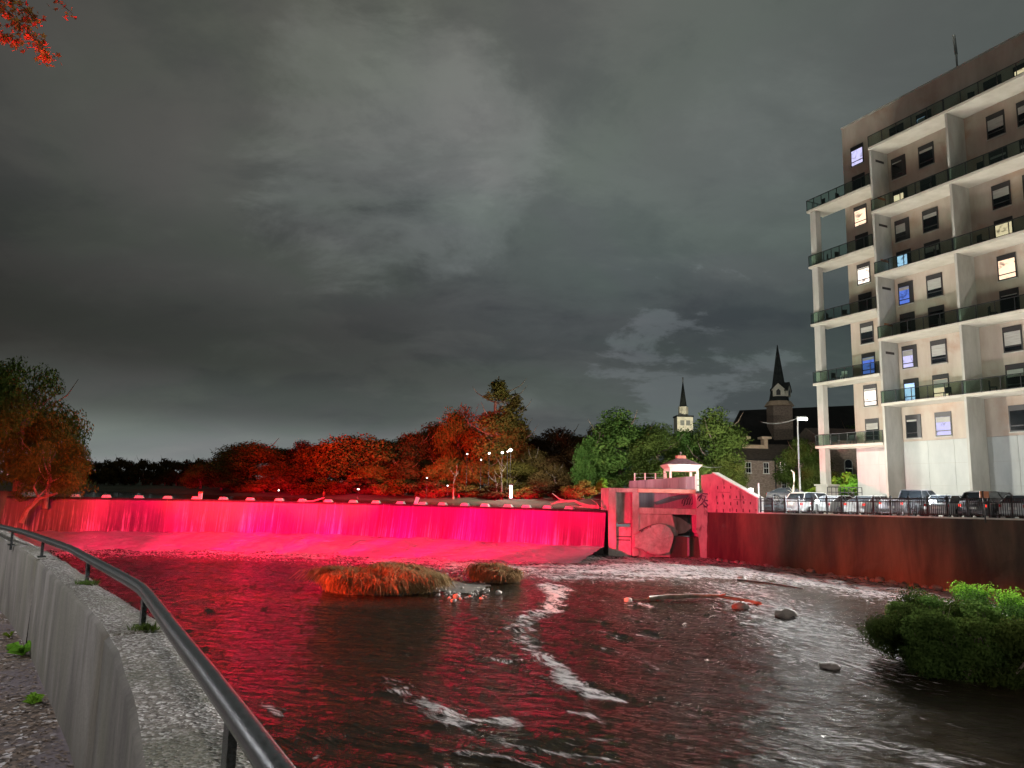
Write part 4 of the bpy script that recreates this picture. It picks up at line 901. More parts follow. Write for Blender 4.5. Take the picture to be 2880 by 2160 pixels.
# ------------------------------------------------------------------ vehicles
wheel_t = MB(); NW = 16
def ringmesh(r0, r1, w0, w1, n=18):
    mb = MB(); vs = []
    for (r_, y_) in ((r0, w0), (r1, w0), (r1, w1), (r0, w1)):
        vs += [(r_*math.cos(2*math.pi*k/n), y_, r_*math.sin(2*math.pi*k/n)) for k in range(n)]
    mb.add(vs, [(j*n+k, j*n+(k+1) % n, ((j+1) % 4)*n+(k+1) % n, ((j+1) % 4)*n+k) for j in range(4) for k in range(n)], True); return mb
tyre_me = ringmesh(.19, .34, -.11, .11).mesh('tyre', M['tyre'])
rim = MB().cone((0, 0), .19, .19, -.05, .05, 16, 0, Matrix.Rotation(R(90), 4, 'X'))
for k in range(5):
    a = k*2*math.pi/5; rim.box(.03, .185, -.115, .115, -.025, .025, Matrix.Rotation(a, 4, 'Y'))
rim_me = rim.mesh('rim', M['rim'])
def car(name, label, kind, mat, u, v, rz=0, lit=False, loc=None, grp='vehicles parked behind the fence'):
    base = Vector(lotp(u, v, -.055)) if loc is None else Vector(loc)
    t_ = thing(name, label, {'pickup': 'pickup truck', 'suv': 'car', 'sedan': 'car', 'hatch': 'car'}[kind], base, math.atan2(.462, .887)+rz, grp)
    Ln, Wd = {'sedan': (4.7, 1.8), 'suv': (4.7, 1.86), 'hatch': (4.2, 1.76), 'pickup': (5.5, 1.95)}[kind]
    # x forward, rear at x=0
    if kind == 'sedan': low = [(0, .35), (0, .80), (.08, 1.02), (.85, 1.06), (3.35, .98), (4.45, .80), (4.66, .62), (4.7, .32)]; cab = [(.35, 1.04), (1.15, 1.42), (2.5, 1.45), (3.45, .985)]
    elif kind == 'suv': low = [(0, .40), (.0, .9), (.06, 1.12), (3.55, 1.10), (4.45, .98), (4.66, .8), (4.7, .38)]; cab = [(.12, 1.11), (.45, 1.62), (.9, 1.70), (2.7, 1.68), (3.6, 1.10)]
    elif kind == 'hatch': low = [(0, .36), (.0, .85), (.06, 1.0), (3.1, .98), (4.0, .82), (4.17, .62), (4.2, .34)]; cab = [(.1, 1.0), (.55, 1.44), (2.2, 1.48), (3.15, .985)]
    else: low = [(0, .45), (0, 1.12), (.03, 1.16), (2.0, 1.16), (2.02, 1.18), (4.0, 1.18), (5.2, 1.08), (5.45, .85), (5.5, .42)]; cab = [(2.05, 1.18), (2.2, 1.82), (3.3, 1.84), (4.1, 1.19)]
    wr = .34 if kind != 'pickup' else .38; xa, xb = (.9, Ln-.85)
    # arches cut into the lower profile
    bot = []
    for xc in (xb, xa):
        for k in range(9):
            a = math.pi*k/8; bot.append((xc+(wr+.06)*math.cos(a), .34+(wr+.05)*math.sin(a) if math.sin(a) > .01 else .32))
    poly = low+bot
    # profile must be non-convex safe: split as strips
    def topz(x_):
        xs_ = [p_[0] for p_ in low]; 
        for (a0, b0_), (a1, b1_) in zip(low[:-1], low[1:]):
            if a0 <= x_ <= a1 and a1 > a0: return b0_+(b1_-b0_)*(x_-a0)/(a1-a0)
        return low[-2][1]
    def botz(x_):
        for xc in (xa, xb):
            if abs(x_-xc) < wr+.06: return .34+math.sqrt(max(0, (wr+.06)**2-(x_-xc)**2))*.98
        return .24 if .3 < x_ < Ln-.3 else .34
    xs_ = sorted(set([round(x_, 3) for x_ in np.linspace(.001, Ln-.001, 60)])); mb = MB(); vs = []
    secs = [(-.5, 0, 1), (-.5, .55, 1), (-.47, .86, .97), (-.40, 1.0, 1)]
    for x_ in xs_:
        tz, bz = topz(x_), botz(x_); e = 1-.10*max(0, (x_-(Ln-.7))/.7)**2-.06*max(0, (.4-x_)/.4)**2
        ys = [-.5, -.505, -.485, -.43, .43, .485, .505, .5]; fs_ = [0, .55, .86, 1, 1, .86, .55, 0]
        vs += [(x_, Wd*y_*e, bz+(tz-bz)*f_) for y_, f_ in zip(ys, fs_)]
    n8 = 8; k_ = len(xs_)
    mb.add(vs, [(i*n8+j, i*n8+(j+1) % n8, (i+1)*n8+(j+1) % n8, (i+1)*n8+j) for i in range(k_-1) for j in range(n8)]+[tuple(range(n8))[::-1], tuple(range((k_-1)*n8, k_*n8))], True)
    body = mb.build('body', M[mat], t_)
    # cabin: glass block with a painted roof and pillars
    top_ = [p_ for p_ in cab if p_[1] > cab[0][1]+.3]; b0_, b1_ = cab[0], cab[-1]; r0_, r1_ = top_[0], top_[-1]
    wl, wt = Wd*.46, Wd*.37
    def cabv(x_, z_, s_):
        f_ = (z_-b0_[1])/(r1_[1]-b0_[1]); return (x_, s_*(wl+(wt-wl)*f_), z_)
    g_ = MB(); vs = [cabv(x_, z_, -1) for x_, z_ in cab]+[cabv(x_, z_, 1) for x_, z_ in cab]; kk = len(cab)
    g_.add(vs, [tuple(range(kk)), tuple(range(kk, 2*kk))[::-1]]+[(i, kk+i, kk+i+1, i+1) for i in range(kk-1)])
    g_.build('windows', M['carglass'], t_)
    rf_ = MB(); tp = [(x_, z_) for x_, z_ in top_]; vs = [cabv(x_, z_+.012, -1.02) for x_, z_ in tp]+[cabv(x_, z_+.012, 1.02) for x_, z_ in tp]+[cabv(x_, z_+.05, -.86) for x_, z_ in tp]+[cabv(x_, z_+.05, .86) for x_, z_ in tp]; kk = len(tp)
    f_ = []
    for i in range(kk-1): f_ += [(i, i+1, 2*kk+i+1, 2*kk+i), (2*kk+i, 2*kk+i+1, 3*kk+i+1, 3*kk+i), (3*kk+i, 3*kk+i+1, kk+i+1, kk+i), (i, kk+i, kk+i+1, i+1)]
    f_ += [(0, 2*kk, 3*kk, kk), (kk-1, 2*kk-1, 4*kk-1, 3*kk-1)]
    rf_.add(vs, f_); rf_.build('roof', M[mat], t_)
    pm_ = MB()
    for s_ in (-1, 1):
        for (xa_, za_), (xb_, zb_) in ((b0_, r0_), (b1_, r1_), (((b0_[0]+b1_[0])/2, b0_[1]), ((r0_[0]+r1_[0])/2, r0_[1]+.01))):
            pm_.tube([cabv(xa_, za_, s_), cabv(xb_, zb_, s_)], .035, 5)
    pm_.build('pillars', M[mat], t_)
    for xc in (xa, xb):
        for s_ in (-1, 1):
            w_ = link('tyre', tyre_me, t_, (xc, s_*(Wd/2-.12), .34)); link('rim', rim_me, w_, (0, 0, 0))
    for s_ in (-1, 1):
        z_ = .86 if kind != 'pickup' else .95
        MB().box(-.02, .10, s_*(Wd*.41)-.09, s_*(Wd*.41)+.09, z_-.10, z_+.05).build('tail_light', M['tail' if lit else 'tailoff'], t_)
        MB().box(Ln-.22, Ln-.02, s_*(Wd*.36)-.18, s_*(Wd*.36)+.12, .62, .76).build('headlight', M['headl'], t_)
        MB().box(b1_[0]-.35, b1_[0]-.15, s_*(Wd*.5+.10)-.09, s_*(Wd*.5+.10)+.09, b1_[1]-.02, b1_[1]+.14).build('mirror', M[mat], t_)
        MB().box(2.2, 2.38, s_*(Wd*.506)-.012, s_*(Wd*.506)+.012, .84, .87).build('door_handle', M['black'], t_)
    MB().box(-.025, .0, -.26, .26, .62, .76).build('number_plate', M['white'], t_); MB().box(-.06, .25, -Wd*.46, Wd*.46, .36, .56).build('rear_bumper', M['black' if kind == 'pickup' else mat], t_)
    return t_
car('parked_car', 'white sport utility car parked nearest the sloping wing wall', 'suv', 'pw', 1.6, 2.0)
car('parked_car', 'white sedan parked second from the wing wall beside another white car', 'sedan', 'pw', 4.2, 1.8)
car('parked_car', 'white sedan parked in front of the column plinth beside the pickup', 'sedan', 'pw', 7.0, 1.9, lit=True)
car('pickup_truck', 'dark grey pickup truck with glowing tail lights behind the fence', 'pickup', 'pg', 10.0, 1.6, lit=True)
car('parked_car', 'silver grey hatchback parked just right of the pickup', 'hatch', 'ps', 12.7, 2.2)
car('parked_car', 'black car with lit red tail lights beside the blue white bollard light', 'suv', 'pk', 14.9, 2.3, lit=True)
car('parked_car', 'silver hatchback between the black car and the white utility car', 'hatch', 'ps', 17.0, 2.6, -.1)
car('parked_car', 'large white sport utility car behind the rust coloured board', 'suv', 'pw', 18.9, 2.0)
car('parked_car', 'silver sedan parked at the right edge of the picture', 'sedan', 'ps', 21.6, 1.7)
car('parked_car', 'black car parked up the slope in front of the stone house', 'sedan', 'pk', 0, 0, -1.0, loc=(at(2160, 1400, 72).x, 72, 4.65), grp='cars farther back')
car('parked_car', 'dark car parked farther back beside the lamp post foot', 'suv', 'pg', 0, 0, -.9, loc=(at(2345, 1400, 82).x, 82, 4.75), grp='cars farther back')
car('parked_car', 'pale car parked farther back between the column and the apartment wall', 'sedan', 'ps', 0, 0, -.9, loc=(at(2385, 1400, 80).x, 80, 4.9), grp='cars farther back')
# small black railing by the column plinth
t_ = thing('ramp_railing', 'black railing beside the column plinth', 'railing', (0, 0, 0))
ra, rb = at(2328, 1400, 66.5), at(2425, 1400, 64.5)
for z_ in (6.2, 5.75): MB().tube([Vector((ra.x, ra.y, z_)), Vector((rb.x, rb.y, z_))], .035, 6).build('rail', M['black'], t_)
for k in range(9):
    q_ = ra.lerp(rb, k/8); MB().box(q_.x-.025, q_.x+.025, q_.y-.025, q_.y+.025, 4.1, 6.2).build('post', M['black'], t_)
# ------------------------------------------------------------------ stone house
SY = 96
def SP(px, py, Y=SY): p_ = at(px, py, Y); return p_
def s3(a, b, Y=SY): return at(*Z3(a, b), Y)
L_, R_ = s3(1480, 400).x, s3(2290, 400).x; zE = s3(1900, 266).z; zR = s3(1900, 130).z
sh = thing('stone_house', 'old brown stone house with a parapet chimney wall behind the car park', 'house', (L_, SY, 0))
wd = R_-L_
MB().box(0, wd, 0, 9, 4.2, zE).build('wall', M['stone'], sh)
mb = MB().prism([(-.5, zE-.05), (4.5, zR+.6), (9.5, zE-.05)], -.3, wd+.3, 'x'); rf = mb.build('roof', M['rooft'], sh)
def sw(a0, b0, a1, b1, mat, label=None):
    p0, p1 = s3(a0, b1), s3(a1, b0); x0, x1 = p0.x-L_, p1.x-L_
    w_ = MB().box(x0-.09, x0, -.08, .02, p0.z, p1.z).box(x1, x1+.09, -.08, .02, p0.z, p1.z).box(x0-.09, x1+.09, -.08, .02, p1.z, p1.z+.10).box(x0-.15, x1+.15, -.14, .02, p0.z-.12, p0.z).build('window', M['white'], sh)
    MB().box(x0, x1, -.03, -.005, p0.z, p1.z).build('pane', M[mat], w_); zm = (p0.z+p1.z)/2; MB().box(x0, x1, -.06, -.032, zm-.04, zm+.04).build('sash', M['white'], w_)
    xm = (x0+x1)/2; MB().box(xm-.02, xm+.02, -.06, -.034, p0.z, zm-.04).box(xm-.02, xm+.02, -.06, -.034, zm+.04, p1.z).build('mullion', M['white'], w_)
sw(1690, 302, 1735, 402, 'dglass'); sw(1876, 306, 1918, 408, 'dglass'); sw(2044, 298, 2098, 408, 'lit_pink'); sw(2062, 490, 2105, 570, 'dglass')
MB().box(s3(1990, 300).x-L_-.07, s3(1990, 300).x-L_+.07, -.12, -.005, 4.2, zE-.1).build('downpipe', M['black'], sh)
MB().box(0, wd, -.22, -.0, zE-.16, zE-.052).build('gutter', M['black'], sh)
a, b = s3(1610, 135), s3(2000, 75)
MB().box(a.x-L_, b.x-L_, 3.0, 4.2, zR-1.4, s3(1800, 98).z).build('parapet', M['stonelt'], sh)
for aa_ in (1735, 1958):
    c0, c1 = s3(aa_, 100), s3(aa_+38, 36); ch = MB().box(c0.x-L_, c1.x-L_, 2.9, 4.3, s3(1800, 98).z-.4, c1.z).build('chimney', M['stonelt'], sh)
    MB().box(c0.x-L_-.35, c1.x-L_+.45, 2.7, 4.5, c1.z+.003, c1.z+.3).build('chimney_cap', M['stonelt'], ch)
# second stone building behind the column
q0, q1 = at(2415, 1300, 92).x, at(2560, 1300, 92).x; q00 = at(2318, 1300, 92).x
s2h = thing('stone_building', 'dim stone building with an arched window seen behind the column', 'building', (q00, 92, 0))
MB().box(0, q1-q00, 0, 10, 4.2, at(2400, 1240, 92).z).build('wall', M['stone'], s2h); zc_ = at(2400, 1240, 92).z
MB().prism([(-.4, zc_+.01), (5, zc_+2), (10.4, zc_+.01)], -.2, q1-q00+.2, 'x').build('roof', M['rooft'], s2h)
wx0, wx1 = at(2377, 1330, 92).x-q00, at(2396, 1330, 92).x-q00; z0, z1 = at(2386, 1333, 92).z, at(2386, 1302, 92).z; rad = (wx1-wx0)/2
arch = [(wx0, z0), (wx1, z0), (wx1, z1)]+[((wx0+wx1)/2+rad*math.cos(a), z1+rad*math.sin(a)) for a in np.linspace(.2, math.pi-.2, 7)]+[(wx0, z1)]
cxa = (wx0+wx1)/2; outer = [(cxa+(x_-cxa)*1.25, z1+(z_-z1)*1.08+(.0)) for x_, z_ in arch]
fr = MB().prism(outer, -.07, .02).build('window', M['white'], s2h); MB().prism(arch, -.10, -.072).build('pane', M['dglass'], fr); MB().box(wx0, wx1, -.13, -.103, (z0+z1)/2-.05, (z0+z1)/2+.05).build('sash', M['white'], fr)
# ------------------------------------------------------------------ church with dark spire
CY = 128
Z7 = lambda a, b: (2060+a/3.686, 950+b/3.686)
def c7(a, b, Y=CY): return at(*Z7(a, b), Y)
cc0 = c7(480, 640); ch = thing('church', 'dark church with a tall slate spire and long roof behind the stone house', 'church', (cc0.x, CY, 0)); bx = cc0.x
# long roof: ridge runs to the right
xa_, xb_ = c7(150, 720).x-bx, at(2600, 1100, CY).x-bx
zl, zr_ = c7(150, 712).z, at(2420, 1130, CY).z; ze = 12.0
mb = MB(); zr2 = zl+(zr_-zl)*(xb_-xa_)/(at(2420, 1130, CY).x-bx-xa_)
mb.add([(xa_-1.2, -5, ze), (xb_, -5, ze), (xa_+.6, 6, zl), (xb_, 6, zr2), (xa_-1.2, 17, ze), (xb_, 17, ze)], [(0, 1, 3, 2), (2, 3, 5, 4), (0, 2, 4), (1, 5, 3)]); mb.build('roof', M['darkroof'], ch)
MB().box(xa_-.8, xb_, -4.5, 16.5, 4, ze-.01).build('wall', M['stone'], ch)
# spire
zt3, zb3 = c7(468, 75).z, c7(480, 540).z; r0_ = (c7(545, 540).x-c7(415, 540).x)/2
sp = MB().cone((c7(478, 500).x-bx, 0), r0_*1.08, .06, zb3, zt3, 8, R(22.5)).build('spire', M['spire'], ch)
xs0 = c7(478, 500).x-bx; zbb = c7(480, 660).z
MB().cone((xs0, 0), r0_*1.55, r0_*1.1, zbb, zb3+.4, 8, R(22.5)).build('spire_base', M['spire'], ch)
MB().cone((xs0, 0), r0_*2.3, r0_*1.75, zbb-.9, zbb-.02, 8, R(22.5)).build('tower_cornice', M['stonelt'], ch)
MB().box(xs0-r0_*1.5, xs0+r0_*1.5, -r0_*1.5, r0_*1.5, 8, zbb-.92).build('tower', M['stone'], ch)
for (ang, nm) in ((R(-112), 0), (R(-35), 1)):
    Md = Matrix.Translation((xs0, 0, 0)) @ Matrix.Rotation(ang, 4, 'Z')   # dormer faces along +x of this frame
    hz0, hz1, hz2 = c7(460, 615).z, c7(460, 550).z, c7(460, 485).z; hw_ = .95
    prf = [(-hw_, hz0), (hw_, hz0), (hw_, hz1), (hw_*1.25, hz1), (0, hz2), (-hw_*1.25, hz1), (-hw_, hz1)]
    dm = MB().prism(prf, r0_*.7, r0_*1.62, 'x', Md).build('dormer', M['steeple'], ch)
    MB().prism([(-.35, hz0+.15), (.35, hz0+.15), (.35, hz1-.2), (0, hz1+.15), (-.35, hz1-.2)], r0_*1.625, r0_*1.66, 'x', Md).build('louvre', M['black'], dm)
    rr_ = MB()
    for s_ in (-1, 1): rr_.prism([(0, hz2+.01), (s_*hw_*1.45, hz1-.25), (s_*hw_*1.45, hz1+.05), (0, hz2+.35)], r0_*.3, r0_*1.72, 'x', Md)
    rr_.build('dormer_roof', M['spire'], dm)
# ------------------------------------------------------------------ white steeple
TY = 165
Z5 = lambda a, b: (1800+a/3.017, 900+b/3.017)
def c5(a, b): return at(*Z5(a, b), TY)
x0_ = c5(366, 740).x; st = thing('white_steeple', 'white church steeple with a slim dark green spire rising above the trees', 'steeple', (x0_, TY, 0))
k_ = lambda a: (c5(366+a, 740).x-x0_)
MB().cone((0, 0), k_(29)/math.cos(R(22.5)), .1, c5(366, 735).z, c5(366, 530).z, 8, R(22.5)).build('spire', M['spire'], st)
MB().tube([(0, 0, c5(366, 532).z), (0, 0, c5(366, 485).z)], .16, 6).build('finial', M['white'], st)
MB().cone((0, 0), k_(38)/math.cos(R(22.5)), k_(38)/math.cos(R(22.5)), c5(366, 815).z, c5(366, 737).z, 8, R(22.5)).build('lantern', M['steeple'], st)
MB().box(-k_(72), k_(72), -k_(72), k_(72), c5(366, 828).z, c5(366, 816).z).build('cornice', M['spire'], st)
MB().box(-k_(66), k_(66), -k_(66), k_(66), 5, c5(366, 829).z).build('tower', M['steeple'], st)
for a_2 in (-24, 24):
    MB().box(k_(a_2)-.45, k_(a_2)+.45, -k_(66)-.06, -k_(66)-.005, c5(366, 900).z, c5(366, 858).z).build('louvre', M['pole'], st)
l = bpy.data.lights.new('steeple_flood', 'SPOT'); l.energy = 9000; l.color = (1, .93, .70); l.spot_size = R(45); l.shadow_soft_size = .3; l.spot_blend = .8
fs_ = thing('steeple_flood', 'flood light on the ground aimed up at the white steeple', 'flood light', (x0_-2, TY-14, 18)); MB().box(-.3, .3, -.2, .2, -.15, 0).build('housing', M['black'], fs_); MB().tube([(0, 0, -.15), (0, 0, -12)], .08, 6).build('mast', M['pole'], fs_)
lo = bpy.data.objects.new('steeple_beam', l); COL.objects.link(lo); lo.parent = fs_; lo.rotation_euler = (Vector((2, 14, 5))).to_track_quat('-Z', 'Y').to_euler(); lo.location = (0, 0, .1)
# wires
def wire(label, a, b, sag, grp='overhead wires'):
    pts = [a.lerp(b, k/14)-Vector((0, 0, sag*4*(k/14)*(1-k/14))) for k in range(15)]; tag(MB().tube(pts, .022, 5).build('overhead_wire', M['pole']), label, 'wire', grp)
wire('thin wire running from the gazebo eave to the stone house gutter', at(*Z3(1195, 332), 68), s3(1620, 266, 95.7), .5)
wire('thin wire running left from the lamp post head', Vector((pl0.x, 60, pl0.z)), at(2140, 1186, 75), .3)
# ------------------------------------------------------------------ trees
def crown_mesh(name, seed, n, rx, rz_, z0, leaf, mat, lobes=12, kind='round', gap=.0):
    g = np.random.default_rng(seed); C_ = []; Rr = []
    for k in range(lobes):
        a = g.uniform(0, 6.283); h = g.uniform(0, 1)
        if kind == 'round': rad = rx*.62*math.sqrt(max(.05, 1-(2*h-.9)**2))*g.uniform(.5, 1)
        elif kind == 'tall': rad = rx*.6*(1-h)**.55*g.uniform(.4, 1)
        else: rad = rx*.75*g.uniform(.3, 1)
        C_.append((rad*math.cos(a), rad*math.sin(a), z0+h*rz_*.86)); Rr.append(rx*g.uniform(.26, .44)*(1 if kind in ('round', 'willow') else 1.35 if kind == 'bush' else (1.25-.75*h)))
    C_ = np.array(C_); Rr = np.array(Rr); w_ = Rr**2; pick = g.choice(lobes, n, p=w_/w_.sum())
    d = g.normal(size=(n, 3)); d /= np.linalg.norm(d, axis=1)[:, None]
    rad = Rr[pick]*(g.uniform(0, 1, n)**.35)*(1+.22*np.sin(d[:, 0]*7+pick)*np.cos(d[:, 2]*6+pick*2))
    P_ = C_[pick]+d*rad[:, None]*np.array([1, 1, .8])
    if kind == 'willow':
        P_[:, 2] -= np.clip(np.hypot(P_[:, 0], P_[:, 1])-rx*.35, 0, 9)*.55
    nrm = d+g.normal(size=(n, 3))*.55; nrm /= np.linalg.norm(nrm, axis=1)[:, None]
    up = g.normal(size=(n, 3)); 
    if kind == 'willow': up = np.array([0, 0, 1])+g.normal(size=(n, 3))*.3+P_*np.array([.1, .1, 0])*-1
    a = np.cross(nrm, up); a /= np.linalg.norm(a, axis=1)[:, None]+1e-9; b = np.cross(nrm, a)
    s_ = leaf*g.uniform(.5, 1.3, n)[:, None]; e = 2.3 if kind == 'willow' else 1.25
    V_ = np.stack([P_-a*s_*.55, P_-b*s_*e*.6, P_+a*s_*.55, P_+b*s_*e*.6], 1).reshape(-1, 3)
    return npmesh(name, V_, np.arange(4*n).reshape(n, 4), M[mat], False)
def trunk_mesh(seed, h, r, spread, n=7, mat='bark', low=.35):
    g = random.Random(seed); mb = MB(); pts = [(g.uniform(-.1, .1)*k, g.uniform(-.1, .1)*k, h*k/4) for k in range(5)]; mb.tube(pts, [r, r*.8, r*.65, r*.45, r*.2], 8)
    for k in range(n):
        a = g.uniform(0, 6.28); z = h*g.uniform(low, .85); l_ = spread*g.uniform(.5, 1); c = Vector((math.cos(a), math.sin(a), 0))
        mb.tube([Vector((0, 0, z)), Vector((0, 0, z))+c*l_*.4+Vector((0, 0, l_*.25)), Vector((0, 0, z))+c*l_*.8+Vector((0, 0, l_*.6)), Vector((0, 0, z))+c*l_+Vector((0, 0, l_*1.0))], [r*.4, r*.28, r*.16, r*.05], 5)
    return mb.mesh('trunk', M[mat])
CM = {}
for k, (mt, sd) in enumerate([('leafo', 1), ('leafo', 2), ('leafb', 3), ('leafg', 4), ('leafg', 5)]):
    CM['r%d' % k] = (crown_mesh('crown', sd, 21000, 5.2, 8.6, 1.2, .17, mt, 22), trunk_mesh(sd, 9, .32, 3.4))
CM['tall'] = (crown_mesh('crown', 11, 24000, 4.6, 14.5, 3.4, .18, 'leafo', 34, 'tall'), trunk_mesh(11, 17, .30, 3.2, 10))
CM['low'] = (crown_mesh('crown', 21, 9000, 2.6, 2.8, .5, .14, 'leafo', 12), trunk_mesh(21, 2.6, .12, 1.2, 5, low=.2))
CM['lowb'] = (crown_mesh('crown', 22, 7000, 2.4, 2.5, .5, .14, 'leafb', 10), trunk_mesh(22, 2.6, .12, 1.3, 6, low=.2))
CM['lowg'] = (crown_mesh('crown', 23, 3600, 1.4, 2.6, .4, .15, 'leafbr', 10), trunk_mesh(23, 2.2, .08, .9, 5, low=.2))
CM['dark'] = (crown_mesh('crown', 24, 5000, 4.6, 6.5, 1.2, .36, 'leafb', 14), trunk_mesh(24, 7, .3, 3))
CM['willow'] = (crown_mesh('crown', 31, 26000, 5.6, 9.5, 3.2, .13, 'leafg', 24, 'willow'), trunk_mesh(31, 10, .4, 4.2, 9))
CM['gtall'] = (crown_mesh('crown', 41, 21000, 4.4, 10.5, 1.4, .17, 'leafg', 24), trunk_mesh(41, 10, .34, 3.4))
def gz_(x, y): 
    return float(farz(np.array([x]), np.array([y]))[0]) if x < 15.9 else (float(rz_(np.array([x]), np.array([y]))[0]) if y > 76 else 4.4)
def tree(kind, px, ptop, Y, width, label, cat='tree', name='tree', grp='trees beyond the weir', base=None, rz=None):
    """px centre, ptop row of the highest leaf, width in photo pixels"""
    q_ = at(px, ptop, Y); zb_ = base if base is not None else gz_(q_.x, Y)-.1; me, tm = CM[kind]
    co = np.empty(len(me.vertices)*3, np.float32); me.vertices.foreach_get('co', co); co = co.reshape(-1, 3); ht = np.percentile(co[:, 2], 99.6); wd_ = 2*np.percentile(np.abs(co[:, 0]), 98.5)
    t_ = thing(name, label, cat, (at(px, 1400, Y).x, Y, zb_), 0, grp)
    r_ = random.uniform(0, 6.28) if rz is None else rz; sc = (width/F*Y)/wd_; t_.scale = (sc, sc, (q_.z-zb_)/ht); t_.rotation_euler = (0, 0, r_)
    link('trunk', tm, t_); link('crown', me, t_); return t_
T = [
 ('r0', 700, 1246, 118, 175, 'round red lit tree at the left end of the wood across the pond'),
 ('r2', 845, 1243, 128, 110, 'small dark rounded treetop between the two big red trees'),
 ('r1', 985, 1226, 104, 270, 'widest red lit tree left of the middle of the far bank'),
 ('r0', 905, 1262, 112, 150, 'lower red tree tucked against the widest red tree'),
 ('r2', 1150, 1222, 112, 190, 'olive brown tree just right of the widest red tree'),
 ('r3', 1215, 1192, 118, 150, 'dull green treetop rising behind the red trees'),
 ('r1', 1285, 1150, 110, 130, 'sparse reddish tree left of the tallest tree'),
 ('tall', 1392, 1076, 102, 205, 'tallest slender green tree standing above the red wood'),
 ('tall', 1445, 1115, 104, 150, 'slightly lower slender tree joined to the tallest one'),
 ('r2', 1560, 1210, 116, 210, 'brown domed tree right of the tallest tree'),
 ('r2', 1620, 1262, 98, 190, 'low dark brown tree in front of the brown domed one'),
 ('r2', 1500, 1270, 98, 150, 'dark reddish tree below the foot of the tallest tree'),
 ('gtall', 1745, 1158, 92, 210, 'big green tree behind the left end of the headworks'),
 ('r3', 1660, 1230, 90, 90, 'narrow green tree at the left of the big green tree'),
 ('gtall', 1850, 1196, 88, 160, 'green tree behind the gazebo left of the white steeple'),
 ('r4', 1930, 1212, 92, 130, 'green tree in front of the foot of the white steeple'),
 ('gtall', 2015, 1156, 86, 170, 'tall green tree between the white steeple and the church roof'),
 ('r4', 1930, 1290, 80, 150, 'lower green tree right behind the gazebo'),
 ('r3', 2040, 1290, 82, 110, 'lower green tree at the left corner of the stone house'),
 ('gtall', 2262, 1238, 90, 130, 'green tree behind the lamp post pole'),
 ('r4', 2300, 1300, 86, 110, 'green tree between the lamp post and the column'),
 ('r3', 2430, 1200, 105, 160, 'dim green tree seen behind the lowest corner balcony'),
]
for a in T: tree(*a)
for k, (px, pt, Y, wd_) in enumerate([(640, 1272, 134, 150), (770, 1262, 132, 170), (900, 1252, 130, 190), (1060, 1240, 130, 200), (1200, 1222, 128, 190), (1320, 1205, 126, 170), (1500, 1232, 124, 190), (1600, 1228, 122, 180), (1680, 1200, 118, 150)]):
    tree(['r2', 'r0', 'r2'][k % 3], px, pt, Y, wd_, 'rear row tree closing the wood behind, %s counted from the left' % ['first', 'second', 'third', 'fourth', 'fifth', 'sixth', 'seventh', 'eighth', 'ninth'][k])
for k, (px, pt, Y, wd_) in enumerate([(1640, 1352, 80, 110), (1560, 1362, 84, 120), (1480, 1372, 86, 100), (1400, 1368, 88, 130), (1290, 1360, 90, 130), (1200, 1352, 92, 130), (1110, 1350, 94, 130), (1010, 1345, 96, 130), (910, 1345, 99, 130), (820, 1345, 103, 120), (740, 1346, 108, 120), (660, 1345, 112, 120)]):
    tree(['low', 'lowb'][k % 2], px, pt, Y, wd_, ['leafy red lit far bank bush, %s from the headworks', 'twiggy brown bush on the far bank, %s from the headworks'][k % 2] % ['nearest', 'second', 'third', 'fourth', 'fifth', 'sixth', 'seventh', 'eighth', 'ninth', 'tenth', 'eleventh', 'twelfth'][k], 'bush', 'bush', 'bushes along the far bank')
for k, (px, pt, Y, wd_) in enumerate([(1350, 1300, 97, 120), (1250, 1290, 99, 120), (1140, 1300, 101, 120), (1050, 1310, 101, 110), (780, 1300, 110, 120), (620, 1300, 122, 100), (1440, 1300, 95, 120), (560, 1306, 130, 110), (1560, 1310, 92, 120)]):
    tree('r%d' % (k % 3), px, pt, Y, wd_, 'middle storey red tree, %s' % ['under the gap left of the tallest tree', 'below the sparse reddish tree', 'below the olive brown tree', 'at the right foot of the widest red tree', 'under the small dark treetop', 'at the left edge of the red wood', 'directly under the tallest tree', 'just beyond the left edge of the red wood', 'below the brown domed tree'][k])
LR = ['first', 'second', 'third', 'fourth', 'fifth', 'sixth', 'seventh', 'eighth', 'ninth', 'tenth', 'eleventh', 'twelfth', 'thirteenth', 'fourteenth']
for k in range(14):
    px = 205+k*32; tree('dark', px, 1296+[6, -2, 4, 0, -6, 3, -3, 5, -4, 2, 0, -5, 3, 1][k], 160+6*(k % 3), 62, 'dark low tree on the distant skyline, %s from the big left tree' % LR[k], grp='distant skyline trees', base=4.5)
tree('lowg', 1692, 1345, 70, 42, 'small yellow green bush just left of the deck screen', 'bush', 'bush', None)
tree('lowg', 2395, 1352, 76, 90, 'bright green bush between the column and the apartment wall', 'bush', 'bush', None, 4.5)
tree('lowg', 2372, 1330, 78, 70, 'bright green bush just right of the column', 'bush', 'bush', None, 4.5)
tree('lowg', 2440, 1360, 72, 60, 'bright green bush against the apartment wall corner', 'bush', 'bush', None, 4.3)
tree('lowg', 2290, 1372, 78, 80, 'green bush left of the column plinth', 'bush', 'bush', None, 4.5)
